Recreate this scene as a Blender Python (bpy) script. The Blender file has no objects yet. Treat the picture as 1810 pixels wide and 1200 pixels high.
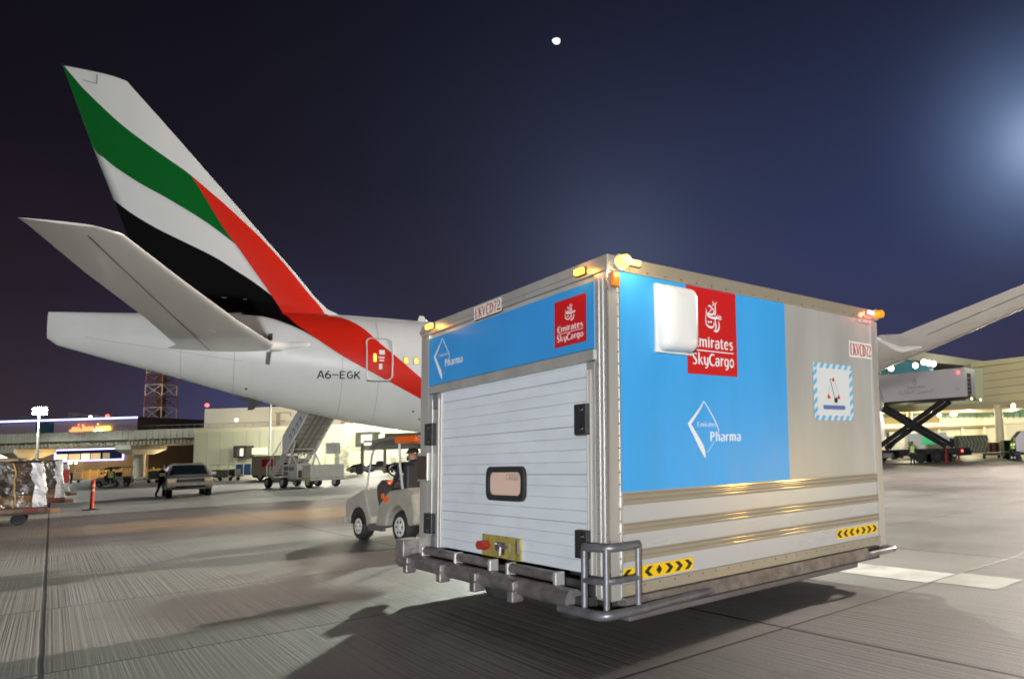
import bpy, bmesh, math, random
from mathutils import Vector, Matrix, noise
random.seed(7)
V = Vector
SC = bpy.context.scene
COL = SC.collection
# ---------------------------------------------------------------- camera, world, lights
F_PX, CX, CY, IW, IH = 1214.4, 1380.9, 693.4, 1810.0, 1200.0
R = Matrix(((0.99949233, 0.00268502, -0.03174691), (-0.03186025, 0.0842321, -0.99593668), (0.0, 0.99644254, 0.08427489)))
CAM = V((0, 0, 1.452))
cam_data = bpy.data.cameras.new("camera")
cam = bpy.data.objects.new("camera", cam_data)
COL.objects.link(cam)
cam_data.sensor_width = 36
cam_data.lens = F_PX / IW * 36
cam_data.shift_x = -(CX - IW / 2) / IW
cam_data.shift_y = (CY - IH / 2) / IW
cam_data.clip_start = 0.05
cam_data.clip_end = 6000
cm = Matrix(((R[0][0], -R[1][0], -R[2][0]), (R[0][1], -R[1][1], -R[2][1]), (R[0][2], -R[1][2], -R[2][2]))).to_4x4()
cm.translation = CAM
cam.matrix_world = cm
SC.camera = cam

def ray(px, py):
    return R.transposed() @ V(((px - CX) / F_PX, (py - CY) / F_PX, 1))
def at(px, py, y):
    d = ray(px, py); return CAM + d * ((y - CAM.y) / d.y)
def ground(px, py):
    d = ray(px, py); return CAM + d * (-CAM.z / d.z)
def hit(px, py, p, n):
    d = ray(px, py); return CAM + d * ((V(p) - CAM).dot(V(n)) / d.dot(V(n)))

SC.view_settings.view_transform = 'Standard'
SC.view_settings.look = 'None'
SC.view_settings.exposure = 0
SC.view_settings.gamma = 1
SC.cycles.use_denoising = True
SC.cycles.max_bounces = 5
SC.cycles.sample_clamp_indirect = 6
SC.cycles.use_light_tree = True
SC.cycles.filter_width = 1.8

GLOW = V((0.345, 0.856, 0.386)).normalized()
BACKGLOW = ray(1095, 462).normalized(); LOWGLOW = ray(1480, 520).normalized(); HALLGLOW = ray(500, 735).normalized()
def make_world():
    w = bpy.data.worlds.new("World"); SC.world = w; w.use_nodes = True
    nt = w.node_tree; N = nt.nodes; L = nt.links; N.clear()
    out = N.new('ShaderNodeOutputWorld'); bg = N.new('ShaderNodeBackground')
    tc = N.new('ShaderNodeTexCoord'); nm = N.new('ShaderNodeVectorMath'); nm.operation = 'NORMALIZE'
    L.new(tc.outputs['Generated'], nm.inputs[0])
    sp = N.new('ShaderNodeSeparateXYZ'); L.new(nm.outputs[0], sp.inputs[0])
    cr = N.new('ShaderNodeValToRGB'); L.new(sp.outputs['Z'], cr.inputs[0])
    el = cr.color_ramp.elements
    stops = [(0.0, (.050, .034, .045)), (.07, (.034, .023, .031)), (.18, (.0175, .0120, .0180)), (.34, (.0068, .0048, .0078)), (.52, (.0032, .0024, .0044)), (.75, (.0025, .002, .004))]
    el[0].position = stops[0][0]; el[0].color = (*stops[0][1], 1)
    el[1].position = stops[-1][0]; el[1].color = (*stops[-1][1], 1)
    for p, c in stops[1:-1]:
        e = el.new(p); e.color = (*c, 1)
    acc = cr.outputs[0]
    for direc, lobes in ((GLOW, ((5, (.0035, .0035, .0075)), (30, (.013, .020, .044)), (170, (.10, .16, .28)), (900, (.16, .20, .24)))),
                         (LOWGLOW, ((18, (.0095, .0175, .054)),)), (HALLGLOW, ((150, (.016, .03, .10)),)),
                         (BACKGLOW, ((9, (.007, .009, .018)), (45, (.014, .019, .034)), (220, (.022, .028, .040))))):
        dt = N.new('ShaderNodeVectorMath'); dt.operation = 'DOT_PRODUCT'; dt.inputs[1].default_value = direc
        L.new(nm.outputs[0], dt.inputs[0])
        mx = N.new('ShaderNodeMath'); mx.operation = 'MAXIMUM'; mx.inputs[1].default_value = 0
        L.new(dt.outputs['Value'], mx.inputs[0])
        for p, c in lobes:
            pw = N.new('ShaderNodeMath'); pw.operation = 'POWER'; pw.inputs[1].default_value = p; L.new(mx.outputs[0], pw.inputs[0])
            ad = N.new('ShaderNodeMix'); ad.data_type = 'RGBA'; ad.blend_type = 'ADD'; ad.clamp_factor = False
            L.new(pw.outputs[0], ad.inputs[0]); L.new(acc, ad.inputs[6]); ad.inputs[7].default_value = (*c, 1)
            acc = ad.outputs[2]
    L.new(acc, bg.inputs[0]); bg.inputs[1].default_value = 1.0
    L.new(bg.outputs[0], out.inputs[0])
make_world()

def lamp(name, loc, watts, color, radius=1.0, spot=None, aim=None, blend=.5):
    d = bpy.data.lights.new(name, 'SPOT' if spot else 'POINT')
    d.energy = watts; d.color = color; d.shadow_soft_size = radius
    o = bpy.data.objects.new(name, d); COL.objects.link(o); o.location = loc
    if spot:
        d.spot_size = math.radians(spot); d.spot_blend = blend
        o.rotation_euler = (V(aim) - V(loc)).to_track_quat('-Z', 'Y').to_euler()
    return o
# the apron's floodlight masts, vehicle lamps, and lamps added for their light
lamp('floodlight_right', (42, 60, 24.5), 400000, (1.0, .87, .79), 1.2, spot=70, aim=(-4, 3, 0), blend=.85)
lamp('floodlight_behind_container', (-21, 90, 28), 330000, (.93, 1.0, .86), 1.3, spot=54, aim=(3, 6, 0), blend=.6)
lamp('floodlight_behind_camera', (12, -70, 7.0), 275000, (.95, .98, 1.0), 2.0, spot=60, aim=(5, 11, 3), blend=1.0)
lamp('warm_patch_spot', (4, 40, 22), 90000, (1.0, .56, .14), .4, spot=13, aim=ground(540, 908), blend=1.0)  # unseen lamp added in mid-air to make the warm ground patch
lamp('vehicle_lamp_near', (13.6, 5.95, .75), 300, (1.0, .60, .12), .16)
lamp('vehicle_lamp_far', (14.0, 7.55, .8), 270, (1.0, .72, .25), .16)

lamp('added_apron_fill', (-28, 78, 20), 115000, (.97, 1.0, .95), .8, spot=58, aim=(-42, 50, 0), blend=.6)  # unseen fill lamp added to brighten the far left apron
# ---------------------------------------------------------------- materials
MATS = {}
def mat(name, color, rough=.5, metal=0.0, emit=None, estr=0.0, var=.0, vscale=3.0, dirt=0.0, dirtcol=(.05, .04, .035), stretch=(1, 1, 1), bump=0.0, bscale=40, coat=0.0, trans=0.0, spec=.5):
    if name in MATS: return MATS[name]
    m = bpy.data.materials.new(name); m.use_nodes = True; MATS[name] = m
    nt = m.node_tree; N = nt.nodes; L = nt.links
    b = N['Principled BSDF']
    b.inputs['Base Color'].default_value = (*color, 1); b.inputs['Roughness'].default_value = rough
    b.inputs['Metallic'].default_value = metal; b.inputs['Coat Weight'].default_value = coat
    b.inputs['Transmission Weight'].default_value = trans; b.inputs['Specular IOR Level'].default_value = spec
    if emit:
        b.inputs['Emission Color'].default_value = (*emit, 1); b.inputs['Emission Strength'].default_value = estr
    if var or dirt or bump:
        tc = N.new('ShaderNodeTexCoord'); mp = N.new('ShaderNodeMapping'); mp.inputs['Scale'].default_value = stretch
        L.new(tc.outputs['Object'], mp.inputs[0])
        col = None
        if var:
            nz = N.new('ShaderNodeTexNoise'); nz.inputs['Scale'].default_value = vscale; nz.inputs['Detail'].default_value = 5
            L.new(mp.outputs[0], nz.inputs[0])
            mr = N.new('ShaderNodeMapRange'); mr.inputs[1].default_value = .3; mr.inputs[2].default_value = .7
            mr.inputs[3].default_value = 1 - var; mr.inputs[4].default_value = 1 + var
            L.new(nz.outputs[0], mr.inputs[0])
            mx = N.new('ShaderNodeMix'); mx.data_type = 'RGBA'; mx.blend_type = 'MULTIPLY'; mx.inputs[0].default_value = 1
            mx.inputs[6].default_value = (*color, 1); L.new(mr.outputs[0], mx.inputs[7]); col = mx.outputs[2]
            r2 = N.new('ShaderNodeMapRange'); r2.inputs[3].default_value = max(.03, rough - .12); r2.inputs[4].default_value = min(1, rough + .12)
            L.new(nz.outputs[0], r2.inputs[0]); L.new(r2.outputs[0], b.inputs['Roughness'])
        if dirt:
            n2 = N.new('ShaderNodeTexNoise'); n2.inputs['Scale'].default_value = vscale * 2.3; n2.inputs['Detail'].default_value = 8; n2.inputs['Roughness'].default_value = .7
            L.new(mp.outputs[0], n2.inputs[0])
            m2 = N.new('ShaderNodeMapRange'); m2.inputs[1].default_value = .5; m2.inputs[2].default_value = .75; m2.inputs[3].default_value = 0; m2.inputs[4].default_value = dirt
            L.new(n2.outputs[0], m2.inputs[0])
            x2 = N.new('ShaderNodeMix'); x2.data_type = 'RGBA'; L.new(m2.outputs[0], x2.inputs[0])
            if col: L.new(col, x2.inputs[6])
            else: x2.inputs[6].default_value = (*color, 1)
            x2.inputs[7].default_value = (*dirtcol, 1); col = x2.outputs[2]
        if col: L.new(col, b.inputs['Base Color'])
        if bump:
            n3 = N.new('ShaderNodeTexNoise'); n3.inputs['Scale'].default_value = bscale; n3.inputs['Detail'].default_value = 4
            L.new(mp.outputs[0], n3.inputs[0])
            bp = N.new('ShaderNodeBump'); bp.inputs['Strength'].default_value = bump; bp.inputs['Distance'].default_value = .02
            L.new(n3.outputs[0], bp.inputs['Height']); L.new(bp.outputs[0], b.inputs['Normal'])
    return m
def glow(name, color, s):
    return mat(name, color, .4, emit=color, estr=s)

M_ALU = mat('aluminium', (.47, .45, .42), .36, .35, var=.12, vscale=3.5, stretch=(1, 1, .15), dirt=.12, dirtcol=(.28, .26, .24))
M_ALU_WARM = mat('ribbed aluminium', (.52, .45, .33), .10, .45, spec=.8)  # warm tint paints a golden reflection into the bare metal
M_STEEL = mat('worn galvanised steel', (.25, .225, .215), .42, .55, var=.35, vscale=7, dirt=.8, dirtcol=(.105, .09, .085), bump=.3, bscale=25)
M_GALV = mat('galvanised tube', (.22, .22, .24), .42, .55, var=.2, vscale=9, dirt=.6, dirtcol=(.14, .10, .08))
M_DARKSTEEL = mat('dark steel', (.045, .042, .042), .6, .3, var=.2, vscale=6)
M_RUBBER = mat('rubber', (.018, .018, .018), .75, var=.2, vscale=10)
M_BLACK = mat('black plastic', (.02, .02, .022), .45)
M_DOOR = mat('white door plank', (.66, .70, .74), .42, var=.05, vscale=2, dirt=.22, dirtcol=(.36, .36, .36), stretch=(1, .5, 1.6))
M_BOXGREY = mat('grey panel', (.44, .435, .41), .36, .2, var=.09, vscale=2.2, stretch=(1.2, 1.2, .22), dirt=.12, dirtcol=(.30, .28, .25), bump=.05, bscale=3)
M_BOXWHITE = mat('white panel strip', (.48, .475, .47), .30, .15, var=.03, vscale=2, stretch=(.3, 1, 1))
M_BLUE = mat('sky blue vinyl', (.05, .35, .74), .34, var=.07, vscale=2.0, stretch=(1.5, 1, .25), dirt=.14, dirtcol=(.16, .40, .66), bump=.05, bscale=3)
M_BLUEF = mat('sky blue panel paint', (.04, .30, .70), .36, var=.04, vscale=1.2)
M_RED = mat('red vinyl', (.55, .012, .015), .4)
M_WHITE = mat('white vinyl', (.82, .82, .82), .45)
M_REDTXT = mat('dark red lettering', (.40, .03, .035), .5)
M_PLATE = mat('off white plate', (.74, .72, .66), .5)
M_YELLOW = mat('yellow reflective tape', (.85, .52, .01), .35)
M_YPLATE = mat('worn yellow plate', (.46, .37, .10), .5, .3, var=.2, vscale=6, dirt=.9, dirtcol=(.08, .05, .035))
M_PLANE = mat('aircraft white paint', (.72, .73, .71), .40, var=.035, vscale=.5, stretch=(1.6, 1, .35), dirt=.10, dirtcol=(.42, .38, .32))
M_PGREY = mat('aircraft grey paint', (.60, .60, .57), .24, .05, var=.05, vscale=.5, stretch=(1, .4, 1), coat=.4)
M_PRED = mat('livery red', (.64, .020, .008), .45, spec=.25)
M_PGREEN = mat('livery green', (.003, .125, .018), .6, spec=.05)
M_PBLACK = mat('livery black', (.003, .003, .0035), .6, spec=.04)
M_SEAM = mat('grey seal', (.22, .22, .21), .5)
M_WHITEPAINT = mat('white vehicle paint', (.68, .68, .66), .3, coat=.3, var=.05, vscale=2, dirt=.3, dirtcol=(.30, .27, .22))
M_CREAMPAINT = mat('cream vehicle paint', (.34, .315, .265), .35, coat=.2, var=.1, vscale=4, dirt=.6, dirtcol=(.25, .2, .15))
M_GLASS = mat('dark glass', (.02, .025, .03), .06, spec=.8)
M_CHROME = mat('chrome', (.7, .7, .7), .12, 1.0)
M_SKIN = mat('skin', (.32, .17, .10), .55)
M_DARKCLOTH = mat('dark clothing', (.018, .018, .022), .85, var=.3, vscale=8)
M_NAVY = mat('navy trousers', (.02, .025, .04), .85)
M_HIVIS = mat('lime high visibility fabric', (.55, .78, .03), .7)
M_REFL = mat('silver reflective band', (.8, .82, .82), .3, .3)
M_HAIR = mat('black hair', (.012, .010, .009), .6)
M_MASK = mat('blue face mask', (.16, .42, .58), .7)
M_AMBER = mat('amber lens', (.9, .28, .01), .2, emit=(1, .42, .03), estr=.35)
M_ORANGE = mat('orange panel', (.80, .12, .015), .3)
G_AMBER = glow('amber marker light', (1.0, .50, .05), 3.6)
G_BEACON = glow('beacon light', (1.0, .58, .07), 5.0)
G_RED = glow('red marker light', (1.0, .06, .05), 7)
G_REDW = glow('red tail light', (1.0, .45, .35), 5)
G_WHITE = glow('white lamp', (1.0, .98, .92), 14)
G_WARM = glow('warm lamp', (1.0, .86, .50), 8)
G_BLUELED = glow('blue light strip', (.30, .36, 1.0), 7)
G_CABIN = glow('cabin light', (1.0, .66, .10), 1.0)
G_PINKREFL = mat('window pane', (.62, .44, .36), .12, emit=(.8, .55, .42), estr=.12)  # pane's pink reflection painted in as colour and a weak glow

# ---------------------------------------------------------------- mesh builder
class MB:
    def __init__(self): self.bm = bmesh.new()
    def v(self, p): return self.bm.verts.new(V(p))
    def face(self, pts):
        try: return self.bm.faces.new([self.v(p) for p in pts])
        except ValueError: return None
    def hexa(self, a, b):      # two quads (bottom and top), same winding
        va = [self.v(p) for p in a]; vb = [self.v(p) for p in b]; n = len(va); f = self.bm.faces.new
        f(va[::-1]); f(vb)
        for i in range(n): f((va[i], va[(i + 1) % n], vb[(i + 1) % n], vb[i]))
        return self
    def box(self, x0, x1, y0, y1, z0, z1, m=None):
        q = [(x0, y0), (x1, y0), (x1, y1), (x0, y1)]
        a = [V((x, y, z0)) for x, y in q]; b = [V((x, y, z1)) for x, y in q]
        if m is not None: a = [m @ p for p in a]; b = [m @ p for p in b]
        return self.hexa(a, b)
    def bar(self, p, q, w, h=None):
        h = h or w; p = V(p); q = V(q); d = (q - p).normalized(); s = d.cross(V((0, 0, 1)))
        if s.length < 1e-3: s = V((1, 0, 0))
        s.normalize(); u = s.cross(d)
        o = [s * w / 2 + u * h / 2, -s * w / 2 + u * h / 2, -s * w / 2 - u * h / 2, s * w / 2 - u * h / 2]
        return self.hexa([p + k for k in o], [q + k for k in o])
    def prism(self, poly, fn, t0, t1):   # poly of 2-D points, fn(a, b, t)
        return self.hexa([V(fn(a, b, t0)) for a, b in poly], [V(fn(a, b, t1)) for a, b in poly])
    def tube(self, pts, r, n=10, closed=False, cap=True):
        pts = [V(p) for p in pts]; k = len(pts); rings = []
        up = None
        for i, p in enumerate(pts):
            a = pts[(i - 1) % k] if (closed or i > 0) else p; b = pts[(i + 1) % k] if (closed or i < k - 1) else p
            t = (b - a).normalized()
            if up is None:
                up = t.orthogonal().normalized()
            up = (up - t * up.dot(t)); up = up.normalized() if up.length > 1e-5 else t.orthogonal().normalized()
            s = t.cross(up); rr = r[i] if isinstance(r, (list, tuple)) else r
            rings.append([self.v(p + (up * math.cos(x) + s * math.sin(x)) * rr) for x in [2 * math.pi * j / n for j in range(n)]])
        for i in range(k if closed else k - 1):
            A = rings[i]; B = rings[(i + 1) % k]
            for j in range(n): self.bm.faces.new((A[j], A[(j + 1) % n], B[(j + 1) % n], B[j]))
        if cap and not closed:
            self.bm.faces.new(rings[0][::-1]); self.bm.faces.new(rings[-1])
        return self
    def lathe(self, prof, o, axis, n=24):   # prof: (radius, height along axis)
        axis = V(axis).normalized(); o = V(o); u = axis.orthogonal().normalized(); w = axis.cross(u); rings = []
        for r, h in prof:
            c = o + axis * h
            rings.append([self.v(c + (u * math.cos(2 * math.pi * j / n) + w * math.sin(2 * math.pi * j / n)) * max(r, 1e-4)) for j in range(n)])
        for A, B in zip(rings, rings[1:]):
            for j in range(n): self.bm.faces.new((A[j], A[(j + 1) % n], B[(j + 1) % n], B[j]))
        self.bm.faces.new(rings[0][::-1]); self.bm.faces.new(rings[-1])
        return self
    def grid(self, rows, wrap=False):
        g = [[self.v(p) for p in r] for r in rows]
        for A, B in zip(g, g[1:]):
            n = len(A)
            for j in range(n if wrap else n - 1):
                try: self.bm.faces.new((A[j], A[(j + 1) % n], B[(j + 1) % n], B[j]))
                except ValueError: pass
        return g
    def sphere(self, c, r, n=12, sc=(1, 1, 1)):
        c = V(c); rows = []
        for i in range(n + 1):
            th = math.pi * i / n
            rows.append([c + V((sc[0] * r * math.sin(th) * math.cos(2 * math.pi * j / (2 * n)), sc[1] * r * math.sin(th) * math.sin(2 * math.pi * j / (2 * n)), sc[2] * r * math.cos(th))) for j in range(2 * n)])
        self.grid(rows, True); return self
    def build(self, name, m, parent=None, smooth=False, bevel=0.0, seg=2, mats=None):
        bmesh.ops.remove_doubles(self.bm, verts=self.bm.verts, dist=1e-5)
        bmesh.ops.recalc_face_normals(self.bm, faces=self.bm.faces)
        me = bpy.data.meshes.new(name); self.bm.to_mesh(me); self.bm.free()
        for x in (mats or [m]): me.materials.append(x)
        if smooth:
            for p in me.polygons: p.use_smooth = True
            if smooth != 'all': me.set_sharp_from_angle(angle=math.radians(40))
        o = bpy.data.objects.new(name, me); COL.objects.link(o)
        if parent: o.parent = parent
        if bevel:
            b = o.modifiers.new('bevel', 'BEVEL'); b.width = bevel; b.segments = seg; b.limit_method = 'ANGLE'; b.angle_limit = math.radians(50)
        return o
def tag(o, label=None, cat=None, group=None, kind=None):
    if label: o['label'] = label
    if cat: o['category'] = cat
    if group: o['group'] = group
    if kind: o['kind'] = kind
    return o
def thing(name, label, cat, loc=(0, 0, 0), xaxis=None, group=None):
    o = bpy.data.objects.new(name, None); COL.objects.link(o); o.empty_display_size = .3
    o.location = loc
    if xaxis: o.rotation_euler = (0, 0, math.atan2(xaxis[1], xaxis[0]))
    return tag(o, label, cat, group)
def copy_tree(o, parent=None):
    c = o.copy(); COL.objects.link(c)
    if parent: c.parent = parent
    for ch in list(o.children): copy_tree(ch, c)
    return c
def smoothpts(pts, k=6, closed=False):
    pts = [V(p) for p in pts]; n = len(pts); out = []
    for i in range(n if closed else n - 1):
        p0 = pts[(i - 1) % n] if (closed or i > 0) else pts[i]; p1 = pts[i]; p2 = pts[(i + 1) % n]
        p3 = pts[(i + 2) % n] if (closed or i < n - 2) else p2
        for j in range(k):
            t = j / k
            out.append(.5 * ((2 * p1) + (p2 - p0) * t + (2 * p0 - 5 * p1 + 4 * p2 - p3) * t * t + (3 * p1 - p0 - 3 * p2 + p3) * t ** 3))
    if not closed: out.append(pts[-1])
    return out
def rrect(x0, x1, y0, y1, r, n=5):
    pts = []
    for cx, cy, a0 in ((x1 - r, y1 - r, 0), (x0 + r, y1 - r, 90), (x0 + r, y0 + r, 180), (x1 - r, y0 + r, 270)):
        for i in range(n + 1):
            a = math.radians(a0 + 90 * i / n); pts.append((cx + r * math.cos(a), cy + r * math.sin(a)))
    return pts

# ---------------------------------------------------------------- lettering (drawn with strokes of changing width)
# glyph: advance width, list of strokes [(x, y, width) ...]
def arc(cx, cy, rx, ry, a0, a1, w0, w1=None, wm=None, n=10):
    out = []
    for i in range(n + 1):
        t = i / n; a = math.radians(a0 + (a1 - a0) * t); w1_ = w0 if w1 is None else w1
        w = w0 + (w1_ - w0) * t
        if wm is not None: w += (wm - (w0 + w1_) / 2) * math.sin(math.pi * t)
        out.append((cx + rx * math.cos(a), cy + ry * math.sin(a), w))
    return out
T_, K_ = .055, .125
FLARE = {  # rounded, slightly flared condensed roman for the airline's name
 'E': (.50, [arc(.36, .36, .27, .37, 62, 298, T_, T_, K_ + .02, 16), [(.12, .38, .06), (.36, .39, .05)]]),
 'm': (.72, [[(.07, .52, .05), (.11, .47, K_), (.11, 0, K_)], [(.14, .38, .04), (.24, .48, .07), (.34, .44, K_), (.36, .36, K_), (.36, 0, K_)], [(.39, .38, .04), (.49, .48, .07), (.59, .44, K_), (.61, .36, K_), (.61, 0, K_)]]),
 'i': (.24, [[(.07, .52, .05), (.12, .47, K_), (.12, 0, K_)], [(.12, .68, .13), (.12, .60, .13)]]),
 'r': (.36, [[(.07, .52, .05), (.11, .47, K_), (.11, 0, K_)], [(.14, .36, .04), (.22, .47, .07), (.32, .46, .12)]]),
 'a': (.47, [[(.09, .40, .06), (.16, .48, .07), (.28, .48, .08), (.35, .40, K_), (.36, 0, K_)], arc(.22, .13, .14, .14, 60, 300, .05, .05, .11)]),
 't': (.32, [[(.14, .66, .06), (.13, .55, K_), (.13, .10, K_), (.20, .01, .09), (.29, .04, .05)], [(.03, .48, .06), (.29, .49, .05)]]),
 'e': (.46, [[(.10, .25, .05), (.36, .28, .05)], arc(.24, .25, .155, .24, 12, 320, .06, .05, K_, 16)]),
 's': (.39, [[(.32, .43, .05), (.24, .49, .06), (.13, .46, .09), (.10, .37, K_), (.20, .27, K_), (.30, .18, K_), (.28, .06, .09), (.17, .0, .06), (.07, .06, .05)]]),
 'S': (.50, [[(.42, .62, .05), (.32, .71, .07), (.17, .69, .10), (.12, .56, K_), (.24, .40, K_ + .01), (.38, .24, K_ + .01), (.36, .08, .10), (.22, .0, .07), (.08, .08, .05)]]),
 'k': (.50, [[(.07, .74, .05), (.11, .70, K_), (.11, 0, K_)], [(.15, .24, .05), (.38, .48, .07)], [(.22, .30, .06), (.42, 0, K_)]]),
 'y': (.46, [[(.04, .50, .05), (.09, .46, K_), (.12, .14, K_), (.20, .02, .07), (.33, .10, .05)], [(.38, .49, K_), (.36, .02, K_), (.28, -.17, .09), (.12, -.21, .05)]]),
 'C': (.54, [arc(.36, .36, .28, .37, 55, 305, T_, T_, K_ + .02, 18)]),
 'g': (.48, [arc(.22, .25, .15, .24, 40, 320, .05, .05, K_, 14), [(.38, .50, .09), (.37, .30, K_), (.36, -.02, K_), (.28, -.18, .09), (.10, -.20, .05)]]),
 'o': (.47, [arc(.235, .245, .16, .25, 0, 360, .10, .10, .10, 18)]),
}
S_ = .13
def serif(x, y, w=.22): return [(x - w / 2, y, .035), (x + w / 2, y, .035)]
ROMAN = {  # narrow roman capitals for the fleet number
 'E': (.52, [[(.14, 0, S_), (.14, .72, S_)], [(.04, .705, .04), (.46, .705, .04), (.47, .56, .03)], [(.14, .37, .035), (.36, .37, .035)], [(.04, .015, .04), (.46, .015, .04), (.48, .17, .03)]]),
 'K': (.58, [[(.14, 0, S_), (.14, .72, S_)], serif(.14, .705), serif(.14, .015), [(.46, .70, .045), (.18, .30, .045)], [(.26, .42, .12), (.48, 0, .13)], serif(.44, .705, .18), serif(.49, .015, .2)]),
 'V': (.56, [[(.10, .72, .13), (.28, .02, .12)], [(.46, .72, .045), (.29, .02, .05)], serif(.10, .705), serif(.45, .705, .2)]),
 'C': (.54, [arc(.33, .36, .23, .37, 50, 310, .05, .04, .14, 16), [(.48, .70, .03), (.48, .52, .03)]]),
 'D': (.58, [[(.14, 0, S_), (.14, .72, S_)], serif(.12, .705), serif(.12, .015), arc(.20, .36, .29, .345, 90, -90, .04, .04, .15, 14)]),
 '7': (.48, [[(.05, .68, .08), (.44, .68, .08)], [(.43, .68, .05), (.28, .36, .09), (.22, 0, .12)]]),
 '2': (.48, [[(.07, .54, .07), (.14, .68, .06), (.28, .70, .07), (.39, .58, .12), (.36, .42, .10), (.18, .18, .05), (.06, .05, .05)], [(.05, .05, .10), (.43, .05, .10), (.45, .18, .03)]]),
}
BLOCK_T = .10
BLOCK = {
 'A': (.56, [[(.05, 0, BLOCK_T), (.26, .72, BLOCK_T)], [(.30, .72, BLOCK_T), (.51, 0, BLOCK_T)], [(.13, .24, .09), (.43, .24, .09)]]),
 '6': (.56, [arc(.28, .22, .19, .19, 0, 360, BLOCK_T, n=16), [(.09, .24, BLOCK_T), (.12, .44, BLOCK_T), (.34, .72, BLOCK_T)]]),
 '-': (.56, [[(.03, .36, .09), (.52, .36, .09)]]),
 'E': (.56, [[(.10, .0, BLOCK_T), (.10, .72, BLOCK_T)], [(.10, .675, .09), (.48, .675, .09)], [(.10, .36, .09), (.42, .36, .09)], [(.10, .045, .09), (.48, .045, .09)]]),
 'G': (.58, [arc(.30, .36, .21, .32, 50, 360, BLOCK_T, n=16), [(.30, .34, .09), (.52, .34, .09)]]),
 'K': (.58, [[(.10, .0, BLOCK_T), (.10, .72, BLOCK_T)], [(.46, .72, BLOCK_T), (.13, .30, BLOCK_T)], [(.24, .40, BLOCK_T), (.50, 0, BLOCK_T)]]),
 'C': (.56, [arc(.30, .36, .22, .33, 50, 310, .07, n=14)]),
 'R': (.56, [[(.10, .0, .07), (.10, .72, .07)], [(.10, .69, .07), (.32, .69, .07), (.44, .53, .07), (.32, .37, .07), (.10, .37, .07)], [(.28, .37, .07), (.47, 0, .07)]]),
 'O': (.60, [arc(.30, .36, .22, .33, 0, 360, .07, n=18)]),
 'P': (.46, [[(.10, .0, .12), (.10, .72, .12)], [(.10, .67, .10), (.26, .67, .10), (.36, .52, .12), (.26, .36, .10), (.10, .36, .10)]]),
 'h': (.44, [[(.10, .0, .12), (.10, .74, .12)], [(.12, .40, .06), (.22, .48, .10), (.33, .40, .12), (.33, 0, .12)]]),
 'a': (.42, [[(.08, .46, .08), (.22, .49, .09), (.32, .40, .12), (.32, 0, .12)], arc(.19, .13, .12, .13, 70, 290, .07, .07, .11)]),
 'r': (.32, [[(.10, .0, .12), (.10, .50, .12)], [(.13, .38, .06), (.20, .47, .09), (.30, .48, .10)]]),
 'm': (.66, [[(.10, .0, .12), (.10, .50, .12)], [(.12, .40, .06), (.21, .48, .10), (.31, .42, .12), (.32, 0, .12)], [(.34, .40, .06), (.43, .48, .10), (.53, .42, .12), (.54, 0, .12)]]),
 'i': (.22, [[(.10, .0, .12), (.10, .50, .12)], [(.10, .60, .12), (.10, .72, .12)]]),
 't': (.30, [[(.13, .64, .12), (.13, .10, .12), (.26, .03, .08)], [(.03, .46, .07), (.27, .46, .07)]]),
 'e': (.42, [[(.08, .25, .07), (.34, .25, .07)], arc(.21, .25, .14, .23, 0, 310, .09, .09, .12, 14)]),
 's': (.38, [[(.31, .44, .08), (.18, .48, .10), (.09, .38, .11), (.19, .26, .11), (.29, .14, .11), (.19, .02, .10), (.06, .06, .08)]]),
}
# the calligraphic emblem, traced on a 190 x 370 field (y down)
EMBLEM = [
 [(86, 0, 3), (96, 22, 15), (98, 34, 17), (86, 52, 6), (80, 60, 2)],
 [(138, 2, 3), (120, 28, 12), (115, 60, 15), (116, 120, 16), (112, 150, 15), (102, 168, 4)],
 [(30, 70, 3), (48, 62, 12), (66, 72, 13), (96, 110, 12), (98, 140, 14), (80, 158, 16), (40, 162, 16), (24, 148, 8)],
 [(92, 84, 5), (62, 112, 8), (44, 140, 8), (30, 150, 4)],
 [(6, 92, 3), (12, 130, 10), (14, 160, 13), (32, 186, 15), (80, 198, 19), (130, 196, 15), (156, 190, 10)],
 arc(166, 188, 15, 17, 0, 360, 11, 11, 11, 14),
 [(150, 152, 4), (128, 178, 10), (112, 200, 15), (113, 250, 15), (122, 300, 16), (112, 330, 10), (100, 342, 3)],
 [(2, 172, 3), (4, 220, 10), (6, 270, 13), (24, 300, 15), (56, 314, 18), (86, 304, 14), (97, 280, 12), (92, 250, 6)],
 [(24, 250, 3), (36, 254, 19), (46, 258, 3)], [(50, 246, 3), (62, 250, 19), (72, 254, 3)],
 [(150, 224, 4), (156, 262, 13), (156, 300, 15), (140, 340, 16), (112, 354, 14), (90, 344, 3)],
]
def ribbon(mb, stroke, fn, k=4, d=0.0):
    pts = [V((p[0], p[1], p[2])) for p in stroke]
    if len(pts) > 2 and len(pts) < 12: pts = smoothpts(pts, k)
    L_, R_ = [], []
    for i, p in enumerate(pts):
        a = pts[max(0, i - 1)]; b = pts[min(len(pts) - 1, i + 1)]
        t = V((b.x - a.x, b.y - a.y)); t = t.normalized() if t.length > 1e-6 else V((1, 0)); n = V((-t.y, t.x)) * p.z / 2
        L_.append(fn(p.x + n.x, p.y + n.y, d)); R_.append(fn(p.x - n.x, p.y - n.y, d))
    mb.grid([L_, R_])
def textwidth(s, font): return sum(font[c][0] if c != ' ' else .25 for c in s)
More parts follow.
